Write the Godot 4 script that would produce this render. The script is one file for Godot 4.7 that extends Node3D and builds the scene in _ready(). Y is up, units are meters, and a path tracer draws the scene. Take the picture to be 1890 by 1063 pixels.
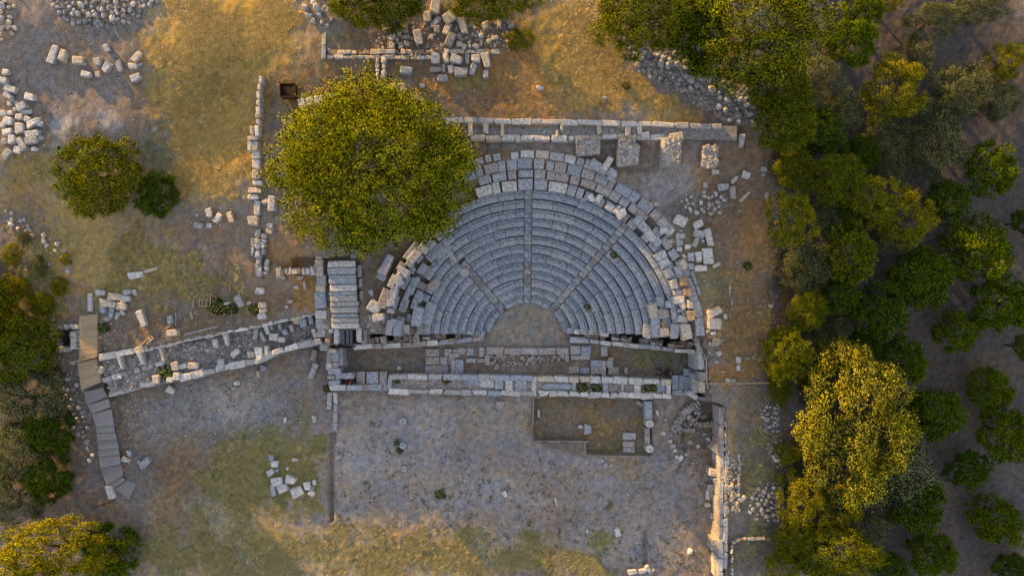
extends Node3D
# An ancient theatre seen from straight above at sunset. Photo pixels (1890 x 1063) are used as a survey grid:
# 24 px to the metre on the court level (y = 0); P() turns a surveyed point and its level into a place.
const S := 24.0
const H := 58.0
const CX := 973.0
const CY := 628.0
const R0 := 2.87
const ROW := 0.62
const RISE := 0.38
var rng := RandomNumberGenerator.new()
var nz := FastNoiseLite.new()
var nz2 := FastNoiseLite.new()
var nz3 := FastNoiseLite.new()
var MT := {}
var cc := Vector2.ZERO
var used := {}
var rocks := []
var pits := []
var lowpoly := PackedVector2Array()
var wells := []
const ORD := ["leftmost", "second from the left", "third from the left", "fourth from the left", "fifth from the left", "sixth from the left", "seventh from the left", "eighth from the left", "ninth from the left", "tenth from the left", "eleventh from the left", "twelfth from the left", "thirteenth from the left", "fourteenth from the left", "fifteenth from the left", "sixteenth from the left", "seventeenth from the left", "eighteenth from the left", "nineteenth from the left", "twentieth from the left"]

func P(px: float, py: float, y: float) -> Vector3:
	var k := (H - y) / H / S
	return Vector3((px - 945.0) * k, y, (py - 531.5) * k)

func numbered(n: String) -> String:
	if not used.has(n):
		used[n] = 0
		return n
	used[n] += 1
	return "%s_%03d" % [n, used[n]]

func thing(called: String, label: String, category: String, at := Vector3.ZERO, group := "") -> Node3D:
	var o := Node3D.new()
	o.name = numbered(called)
	add_child(o)
	o.position = at
	o.set_meta("label", label)
	o.set_meta("category", category)
	if group != "":
		o.set_meta("group", group)
	return o

func tag(o: Node, label: String, category: String, group := "", kind := "") -> void:
	if label != "":
		o.set_meta("label", label)
	if category != "":
		o.set_meta("category", category)
	if group != "":
		o.set_meta("group", group)
	if kind != "":
		o.set_meta("kind", kind)

func inst(called: String, mesh: Mesh, m: Material, parent: Node = null) -> MeshInstance3D:
	var o := MeshInstance3D.new()
	o.mesh = mesh
	o.material_override = m
	if parent == null or parent == self:
		o.name = numbered(called)
		add_child(o)
	else:
		o.name = called
		parent.add_child(o, true)
	return o

# ---------------------------------------------------------------- mesh helpers
func tri(V: PackedVector3Array, N: PackedVector3Array, a: Vector3, b: Vector3, c: Vector3, mid: Vector3) -> void:
	var n := (c - a).cross(b - a)
	if n.length_squared() < 1e-14:
		return
	n = n.normalized()
	if n.dot((a + b + c) / 3.0 - mid) < 0.0:
		V.append(a); V.append(c); V.append(b)
		n = -n
	else:
		V.append(a); V.append(b); V.append(c)
	N.append(n); N.append(n); N.append(n)

func mesh_of(V: PackedVector3Array, N: PackedVector3Array, C := PackedColorArray()) -> ArrayMesh:
	var a := []
	a.resize(Mesh.ARRAY_MAX)
	a[Mesh.ARRAY_VERTEX] = V
	a[Mesh.ARRAY_NORMAL] = N
	if C.size() > 0:
		a[Mesh.ARRAY_COLOR] = C
	var m := ArrayMesh.new()
	m.add_surface_from_arrays(Mesh.PRIMITIVE_TRIANGLES, a)
	return m

# a worn stone block standing on y = 0: eight jittered corners with chamfered edges, 44 triangles
func block_mesh(l: float, h: float, w: float, jit := 0.05, ch := 0.05, taper := 0.0) -> ArrayMesh:
	var V := PackedVector3Array()
	var N := PackedVector3Array()
	var half := Vector3(l, h, w) * 0.5
	ch = min(ch, min(l, min(h, w)) * 0.3)
	var mid := Vector3(0, half.y, 0)
	var q := {}
	for i in 8:
		var s := Vector3(1 if i & 1 else -1, 1 if i & 2 else -1, 1 if i & 4 else -1)
		var tp := 1.0 - taper * (0.5 + 0.5 * s.x)
		var c := Vector3(s.x * half.x, s.y * half.y + half.y, s.z * half.z * tp)
		c += Vector3(rng.randf_range(-1, 1) * l, rng.randf_range(-1, 1) * h * (0.6 if s.y > 0 else 0.2), rng.randf_range(-1, 1) * w) * jit
		var cj := ch * rng.randf_range(0.6, 1.5)
		for ax in 3:
			var p := c
			for k in 3:
				if k != ax:
					p[k] -= s[k] * cj
			q[i * 3 + ax] = p
	for ax in 3:
		var u := 1 << ((ax + 1) % 3)
		var v := 1 << ((ax + 2) % 3)
		for sd in 2:
			var b := (1 << ax) if sd else 0
			var a0: Vector3 = q[b * 3 + ax]
			var a1: Vector3 = q[(b | u) * 3 + ax]
			var a2: Vector3 = q[(b | u | v) * 3 + ax]
			var a3: Vector3 = q[(b | v) * 3 + ax]
			tri(V, N, a0, a1, a2, mid)
			tri(V, N, a0, a2, a3, mid)
		# edges along this axis
		for e in 4:
			var b := (u if e & 1 else 0) | (v if e & 2 else 0)
			var e2 := b | (1 << ax)
			var x1 := (ax + 1) % 3
			var x2 := (ax + 2) % 3
			var p0: Vector3 = q[b * 3 + x1]
			var p1: Vector3 = q[b * 3 + x2]
			var p2: Vector3 = q[e2 * 3 + x2]
			var p3: Vector3 = q[e2 * 3 + x1]
			tri(V, N, p0, p1, p2, mid)
			tri(V, N, p0, p2, p3, mid)
	for i in 8:
		tri(V, N, q[i * 3], q[i * 3 + 1], q[i * 3 + 2], mid)
	return mesh_of(V, N)

# a lumpy field stone of about unit size standing on y = 0
func rock_mesh() -> ArrayMesh:
	var V := PackedVector3Array()
	var N := PackedVector3Array()
	var t := (1.0 + sqrt(5.0)) / 2.0
	var p := []
	for s in [-1, 1]:
		for r in [-1, 1]:
			p.append(Vector3(s, r * t, 0)); p.append(Vector3(0, s, r * t)); p.append(Vector3(r * t, 0, s))
	var pts := []
	for v in p:
		var d: Vector3 = v.normalized()
		# squared-off lumps: pull towards a box
		var m: float = max(abs(d.x), max(abs(d.y), abs(d.z)))
		d = d.lerp(d / m * 0.85, 0.55)
		pts.append(d * 0.5 * rng.randf_range(0.82, 1.12))
	var st := []
	for i in 12:
		for j in range(i + 1, 12):
			for k in range(j + 1, 12):
				if p[i].distance_to(p[j]) < 2.1 and p[j].distance_to(p[k]) < 2.1 and p[i].distance_to(p[k]) < 2.1:
					st.append([i, j, k])
	for f in st:
		tri(V, N, pts[f[0]] + Vector3(0, 0.4, 0), pts[f[1]] + Vector3(0, 0.4, 0), pts[f[2]] + Vector3(0, 0.4, 0), Vector3(0, 0.4, 0))
	return mesh_of(V, N)

# an upright prism over a four-cornered plan, top and bottom levels given
func prism_mesh(c: Array, y0: float, y1: float, org: Vector3) -> ArrayMesh:
	var V := PackedVector3Array()
	var N := PackedVector3Array()
	var mid := Vector3.ZERO
	var n := c.size()
	var lo := []
	var hi := []
	for p in c:
		lo.append(Vector3(p.x, y0, p.z) - org)
		hi.append(Vector3(p.x, y1, p.z) - org)
		mid += (lo[-1] + hi[-1]) / (2.0 * n)
	for i in n:
		var j := (i + 1) % n
		tri(V, N, lo[i], lo[j], hi[j], mid)
		tri(V, N, lo[i], hi[j], hi[i], mid)
		if i > 0 and i < n - 1:
			tri(V, N, hi[0], hi[i], hi[i + 1], mid)
			tri(V, N, lo[0], lo[i], lo[i + 1], mid)
	return mesh_of(V, N)

# a round bar along a path, radius at each point
func tube(V: PackedVector3Array, N: PackedVector3Array, pts: Array, rad: Array, seg := 6) -> void:
	var rings := []
	for i in pts.size():
		var d: Vector3 = (pts[min(i + 1, pts.size() - 1)] - pts[max(i - 1, 0)]).normalized()
		var u := d.cross(Vector3.UP if abs(d.y) < 0.9 else Vector3.RIGHT).normalized()
		var w := d.cross(u)
		var ring := []
		for k in seg:
			var a := TAU * k / seg
			ring.append(pts[i] + (u * cos(a) + w * sin(a)) * rad[i])
		rings.append(ring)
	for i in pts.size() - 1:
		var mid: Vector3 = (pts[i] + pts[i + 1]) * 0.5
		for k in seg:
			var k2 := (k + 1) % seg
			tri(V, N, rings[i][k], rings[i][k2], rings[i + 1][k2], mid)
			tri(V, N, rings[i][k], rings[i + 1][k2], rings[i + 1][k], mid)
	for e in [0, pts.size() - 1]:
		var mid2: Vector3 = pts[1] if e == 0 else pts[e - 1]
		for k in range(1, seg - 1):
			tri(V, N, rings[e][0], rings[e][k], rings[e][k + 1], mid2)

func tube_mesh(pts: Array, rad: Array, seg := 6) -> ArrayMesh:
	var V := PackedVector3Array()
	var N := PackedVector3Array()
	tube(V, N, pts, rad, seg)
	return mesh_of(V, N)

# a column drum lying or standing: lathe with chamfered rims and a dowel hole
func drum_mesh(r: float, h: float, hole := 0.06) -> ArrayMesh:
	var V := PackedVector3Array()
	var N := PackedVector3Array()
	var prof := [Vector2(hole, h - 0.08), Vector2(hole, h), Vector2(r - 0.04, h), Vector2(r, h - 0.04), Vector2(r * 1.02, h * 0.5), Vector2(r, 0.04), Vector2(r - 0.04, 0)]
	var n := 18
	var cap := []
	for k in n:
		var a0 := TAU * k / n
		var a1 := TAU * (k + 1) / n
		for i in prof.size() - 1:
			var p0: Vector2 = prof[i]
			var p1: Vector2 = prof[i + 1]
			var A := Vector3(cos(a0) * p0.x, p0.y, sin(a0) * p0.x)
			var B := Vector3(cos(a1) * p0.x, p0.y, sin(a1) * p0.x)
			var Cc := Vector3(cos(a1) * p1.x, p1.y, sin(a1) * p1.x)
			var D := Vector3(cos(a0) * p1.x, p1.y, sin(a0) * p1.x)
			var mid := Vector3(0, h * 0.5, 0)
			if i == 0:
				mid = Vector3(cos((a0 + a1) / 2) * r * 0.5, h - 0.04, sin((a0 + a1) / 2) * r * 0.5)
			tri(V, N, A, B, Cc, mid)
			tri(V, N, A, Cc, D, mid)
		tri(V, N, Vector3(0, h - 0.08, 0), Vector3(cos(a0) * hole, h - 0.08, sin(a0) * hole), Vector3(cos(a1) * hole, h - 0.08, sin(a1) * hole), Vector3(0, 0, 0))
	return mesh_of(V, N)

func stuff(called: String, mesh: Mesh, m: Material, T: Array, C: Array, parent: Node = null) -> MultiMeshInstance3D:
	var mm := MultiMesh.new()
	mm.transform_format = MultiMesh.TRANSFORM_3D
	mm.use_colors = C.size() > 0
	mm.mesh = mesh
	mm.instance_count = T.size()
	for i in T.size():
		mm.set_instance_transform(i, T[i])
		if C.size() > 0:
			mm.set_instance_color(i, C[i])
	var o := MultiMeshInstance3D.new()
	o.multimesh = mm
	o.material_override = m
	o.set_meta("kind", "stuff")
	if parent == null:
		o.name = numbered(called)
		add_child(o)
	else:
		o.name = called
		parent.add_child(o, true)
	return o

# ---------------------------------------------------------------- materials
func grain_image(n: int, seed_: int, f1: float, f2: float, a1: float, a2: float, warm: float, pits_: float) -> Image:
	var w := FastNoiseLite.new()
	w.seed = seed_; w.frequency = f1; w.fractal_octaves = 4
	var A := w.get_seamless_image(n, n).get_data()
	w.seed = seed_ + 7; w.frequency = f2; w.fractal_octaves = 3
	var B := w.get_seamless_image(n, n).get_data()
	w.seed = seed_ + 13; w.frequency = f1 * 0.6; w.fractal_octaves = 2
	var D := w.get_seamless_image(n, n).get_data()
	var out := PackedByteArray()
	out.resize(n * n * 3)
	for i in n * n:
		var a := A[i] / 255.0 - 0.5
		var b := B[i] / 255.0 - 0.5
		var d := D[i] / 255.0 - 0.5
		var v := 0.80 + a * a1 + b * a2
		if b < -0.22:
			v += (b + 0.22) * pits_
		out[i * 3] = int(clamp(v * (1.0 + d * warm), 0.05, 1.0) * 255)
		out[i * 3 + 1] = int(clamp(v, 0.05, 1.0) * 255)
		out[i * 3 + 2] = int(clamp(v * (1.0 - d * warm * 1.3), 0.05, 1.0) * 255)
	return Image.create_from_data(n, n, false, Image.FORMAT_RGB8, out)

func mat(albedo: Color, tex: Texture2D = null, scale := 0.4, rough := 0.95, bump := 0.0) -> StandardMaterial3D:
	var m := StandardMaterial3D.new()
	m.albedo_color = albedo.linear_to_srgb()
	m.roughness = rough
	m.metallic_specular = 0.25
	if tex:
		m.albedo_texture = tex
		m.uv1_triplanar = true
		m.uv1_world_triplanar = true
		m.uv1_scale = Vector3(scale, scale, scale)
		if bump > 0.0:
			m.heightmap_enabled = true
			m.heightmap_texture = tex
			m.heightmap_scale = bump
	return m

func make_materials() -> void:
	var stone := ImageTexture.create_from_image(grain_image(512, 11, 0.02, 0.12, 0.36, 0.36, 0.05, 1.3))
	var soil := ImageTexture.create_from_image(grain_image(1024, 31, 0.012, 0.085, 0.22, 0.75, 0.12, 1.8))
	var wood := ImageTexture.create_from_image(grain_image(256, 51, 0.03, 0.2, 0.35, 0.35, 0.1, 0.8))
	MT.soil = mat(Color(1, 1, 1), soil, 0.13, 1.0, 0.6)
	MT.soil.vertex_color_use_as_albedo = true
	var tones := {seat = Color(0.35, 0.395, 0.465), seat2 = Color(0.41, 0.445, 0.50), seat3 = Color(0.305, 0.355, 0.435), pale = Color(0.61, 0.61, 0.61), cream = Color(0.60, 0.54, 0.45), grey = Color(0.44, 0.445, 0.455), dark = Color(0.30, 0.295, 0.29), brown = Color(0.36, 0.28, 0.20), blue = Color(0.38, 0.43, 0.50), pink = Color(0.42, 0.38, 0.37), white = Color(0.73, 0.73, 0.73)}
	for k in tones:
		MT[k] = mat(tones[k], stone, 0.37, 0.95, 1.2)
	MT.earth = mat(Color(0.30, 0.27, 0.25), soil, 0.13, 1.0, 0.6)
	MT.rubble = mat(Color(1, 1, 1), stone, 0.6, 0.95)
	MT.rubble.vertex_color_use_as_albedo = true
	MT.wood = mat(Color(0.53, 0.41, 0.26), wood, 1.1, 0.85)
	MT.wood2 = mat(Color(0.45, 0.36, 0.25), wood, 1.1, 0.85)
	MT.wood_grey = mat(Color(0.33, 0.33, 0.335), wood, 1.1, 0.9)
	MT.wood_grey2 = mat(Color(0.28, 0.28, 0.29), wood, 1.1, 0.9)
	MT.rust = mat(Color(0.10, 0.045, 0.028), wood, 0.9, 0.85)
	MT.metal = mat(Color(0.45, 0.42, 0.38), wood, 0.9, 0.6)
	MT.bark = mat(Color(0.11, 0.085, 0.06), wood, 0.8, 1.0)
	MT.leaf = StandardMaterial3D.new()
	MT.leaf.vertex_color_use_as_albedo = true
	MT.leaf.roughness = 0.9
	MT.leaf.metallic_specular = 0.06
	MT.leaf.backlight = Color(0.35, 0.35, 0.18)
	MT.leaf.cull_mode = BaseMaterial3D.CULL_DISABLED
	MT.cloth = StandardMaterial3D.new()
	MT.cloth.vertex_color_use_as_albedo = true
	MT.cloth.roughness = 0.9

# ---------------------------------------------------------------- terrain
var HI := []
var LO := []
var hi_grid := PackedFloat32Array()
var lo_grid := PackedFloat32Array()
const GX0 := -70.0
const GZ0 := -50.0
const GNX := 141
const GNZ := 101

func survey() -> void:
	cc = Vector2((CX - 945.0) / S, (CY - 531.5) / S)
	# photo x, photo y, level
	var hi := [[0, 0, 6.8], [300, 60, 6.9], [600, 40, 7.0], [900, 40, 7.0], [1200, 60, 6.9], [1380, 150, 6.4], [700, 150, 6.7], [900, 180, 6.7], [1150, 200, 6.6], [1330, 250, 6.0], [460, 300, 5.6], [200, 200, 6.2], [200, 330, 5.4], [60, 250, 5.9], [480, 480, 4.2], [520, 420, 5.4], [600, 390, 5.9], [650, 430, 5.3], [330, 480, 4.0], [300, 590, 2.9], [420, 580, 3.0], [540, 560, 3.3], [200, 600, 2.4], [110, 600, 2.1], [60, 450, 3.6], [30, 560, 2.2],
		[1400, 260, 5.6], [1400, 350, 5.3], [1390, 480, 4.9], [1340, 420, 5.2], [1390, 600, 4.0], [1330, 600, 4.1], [1390, 700, 3.0], [1400, 800, 2.3], [1400, 900, 1.9], [1400, 1050, 1.5], [1345, 900, 1.9], [1345, 800, 2.2], [1350, 700, 3.0],
		[1480, 300, 3.2], [1480, 500, 2.4], [1480, 700, 1.2], [1480, 900, 0.4], [1480, 1060, 0.2], [1480, 120, 4.4], [1620, 60, 3.2], [1650, 300, 2.2], [1700, 500, 1.4], [1700, 750, 0.5], [1700, 1000, 0.0], [1880, 100, 2.4], [1880, 500, 0.9], [1880, 1000, -0.2],
		[60, 700, 1.1], [150, 700, 1.75], [130, 780, 0.9], [190, 800, 0.6], [230, 880, 0.1], [60, 850, 0.4], [60, 1000, 0.0], [0, 800, 0.5]]
	var lo := [[230, 745, 0.75], [330, 740, 0.55], [440, 720, 0.5], [540, 700, 0.25], [580, 740, 0.1], [240, 830, 0.35], [350, 820, 0.3], [500, 800, 0.15], [260, 920, 0.02], [450, 950, 0], [650, 800, 0], [900, 800, 0], [1250, 900, 0], [1000, 1000, 0], [100, 1000, 0.0], [700, 670, -0.25], [1180, 670, -0.25], [970, 680, 0.0], [1300, 800, -0.05], [600, 1050, 0]]
	HI = []; LO = []
	for c in hi:
		HI.append(P(c[0], c[1], c[2]))
	for c in lo:
		LO.append(P(c[0], c[1], c[2]))
	hi_grid.resize(GNX * GNZ)
	lo_grid.resize(GNX * GNZ)
	for j in GNZ:
		for i in GNX:
			var x := GX0 + i
			var z := GZ0 + j
			hi_grid[j * GNX + i] = idw(HI, x, z)
			lo_grid[j * GNX + i] = idw(LO, x, z)
	for c in [[178, 700], [180, 664], [282, 643], [338, 629], [406, 615], [480, 600], [588, 578], [600, 600], [604, 636], [640, 640], [900, 628], [1050, 628], [1287, 640], [1302, 735], [1331, 745], [1334, 1090], [1334, 2200], [-900, 2200], [-900, 1000], [60, 950], [200, 905], [216, 830], [204, 745], [196, 735]]:
		var p := P(c[0], c[1], 2.6 if c[1] < 720 and c[0] < 610 else 1.2)
		lowpoly.append(Vector2(p.x, p.z))
	for d in [[-0.75, [[984, 736], [1202, 736], [1204, 840], [1083, 838], [1083, 813], [986, 813]]], [-0.55, [[1262, 750], [1322, 745], [1324, 778], [1280, 782]]], [-0.35, [[1258, 792], [1324, 792], [1324, 822], [1262, 832]]], [0.5, [[101, 608], [128, 607], [128, 640], [101, 640]]], [1.2, [[622, 608], [661, 608], [661, 637], [622, 637]]], [-0.4, [[609, 800], [617, 800], [614, 965], [606, 965]]], [-0.3, [[1186, 978], [1193, 978], [1193, 1040], [1186, 1040]]]]:
		var poly := PackedVector2Array()
		for c in d[1]:
			var p := P(c[0], c[1], 2.0 if d[0] > 0.4 else 0.0)
			poly.append(Vector2(p.x, p.z))
		pits.append([d[0], poly])

func idw(A: Array, x: float, z: float) -> float:
	var s := 0.0
	var t := 0.0
	for p in A:
		var d: float = (p.x - x) * (p.x - x) + (p.z - z) * (p.z - z) + 0.6
		var w := 1.0 / (d * d)
		s += w * p.y
		t += w
	return s / t

func bil(g: PackedFloat32Array, x: float, z: float) -> float:
	# smooth (cubic B-spline) reading of the level grid
	var fx: float = clamp(x - GX0, 1.0, GNX - 3.001)
	var fz: float = clamp(z - GZ0, 1.0, GNZ - 3.001)
	var i := int(fx)
	var j := int(fz)
	fx -= i
	fz -= j
	var u := 1.0 - fx
	var w0 := u * u * u / 6.0
	var w3 := fx * fx * fx / 6.0
	var w1 := 2.0 / 3.0 - fx * fx * (2.0 - fx) * 0.5
	var w2 := 1.0 - w0 - w1 - w3
	u = 1.0 - fz
	var v0 := u * u * u / 6.0
	var v3 := fz * fz * fz / 6.0
	var v1 := 2.0 / 3.0 - fz * fz * (2.0 - fz) * 0.5
	var v2 := 1.0 - v0 - v1 - v3
	var k := (j - 1) * GNX + i - 1
	var s := v0 * (g[k] * w0 + g[k + 1] * w1 + g[k + 2] * w2 + g[k + 3] * w3)
	k += GNX
	s += v1 * (g[k] * w0 + g[k + 1] * w1 + g[k + 2] * w2 + g[k + 3] * w3)
	k += GNX
	s += v2 * (g[k] * w0 + g[k + 1] * w1 + g[k + 2] * w2 + g[k + 3] * w3)
	k += GNX
	s += v3 * (g[k] * w0 + g[k + 1] * w1 + g[k + 2] * w2 + g[k + 3] * w3)
	return s

func ground_y(x: float, z: float) -> float:
	var y := bil(hi_grid, x, z)
	var dx := x - cc.x
	var dz := z - cc.y
	var r := sqrt(dx * dx + dz * dz)
	var q := Vector2(x, z)
	var low := false
	if z > 3.42 and dx > -12.7 and dx < 12.4:
		low = true
	elif z > 1.4 and x < 34.0 and Geometry2D.is_point_in_polygon(q, lowpoly):
		low = true
	if low:
		y = bil(lo_grid, x, z)
	elif z <= 3.6 and r < 16.0:
		var b := 0.0
		if r > R0:
			b = clamp(RISE * (r - R0) / ROW - 0.45, 0.0, 5.8)
		if r > 8.5 and z > 0.5 and dx < 0:
			b = min(b, 3.0 + max(0.0, 3.4 - z) * 0.75)
		if r > 11.0 and dx < -8.0:
			b = min(b, 3.95)
		var t: float = smoothstep(12.9, 15.6, r)
		if z < -8.0:
			t = 0.0 if z > -11.0 else 1.0
			b = min(max(b, 5.8), 5.8) if r > 13.2 else b
			if dx > 8.0:
				t = max(t, smoothstep(8.0, 12.0, dx))
		y = lerp(b, y, t)
	if x > -15.5 and x < -11.0 and z > -2.2 and z <= 3.42:
		y = min(y, 3.6)
	for d in pits:
		if Geometry2D.is_point_in_polygon(q, d[1]):
			y = d[0]
	return y

# the spot on the ground that the survey shows at a photo pixel
func G(px: float, py: float, up := 0.0) -> Vector3:
	var y := 2.0
	for k in 5:
		var p := P(px, py, y + up)
		y = lerp(y, ground_y(p.x, p.z), 0.8)
	var q := P(px, py, y + up)
	return Vector3(q.x, ground_y(q.x, q.z), q.z)

# kinds of soil and growth, orchard soil with painted-in shade: [photo x, photo y, radius x, radius y, turn, colour, strength, raggedness]
var COL := {
	dirt = Color(0.235, 0.203, 0.178), dirt2 = Color(0.20, 0.168, 0.145), chalk = Color(0.46, 0.44, 0.44), gold = Color(0.43, 0.295, 0.078), straw = Color(0.43, 0.32, 0.14), olive = Color(0.20, 0.18, 0.042), green = Color(0.13, 0.15, 0.045),
	rust = Color(0.35, 0.19, 0.055), brown = Color(0.205, 0.14, 0.082), court = Color(0.29, 0.262, 0.25), court2 = Color(0.345, 0.325, 0.32), dark_soil = Color(0.19, 0.165, 0.135), orchard = Color(0.10, 0.09, 0.084), orchard2 = Color(0.125, 0.11, 0.102), slate = Color(0.235, 0.235, 0.245), pit = Color(0.195, 0.16, 0.125), orch = Color(0.29, 0.265, 0.235), meadow = Color(0.33, 0.28, 0.16)}  # orchard tones: lens vignette and shade painted into the soil colour
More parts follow.
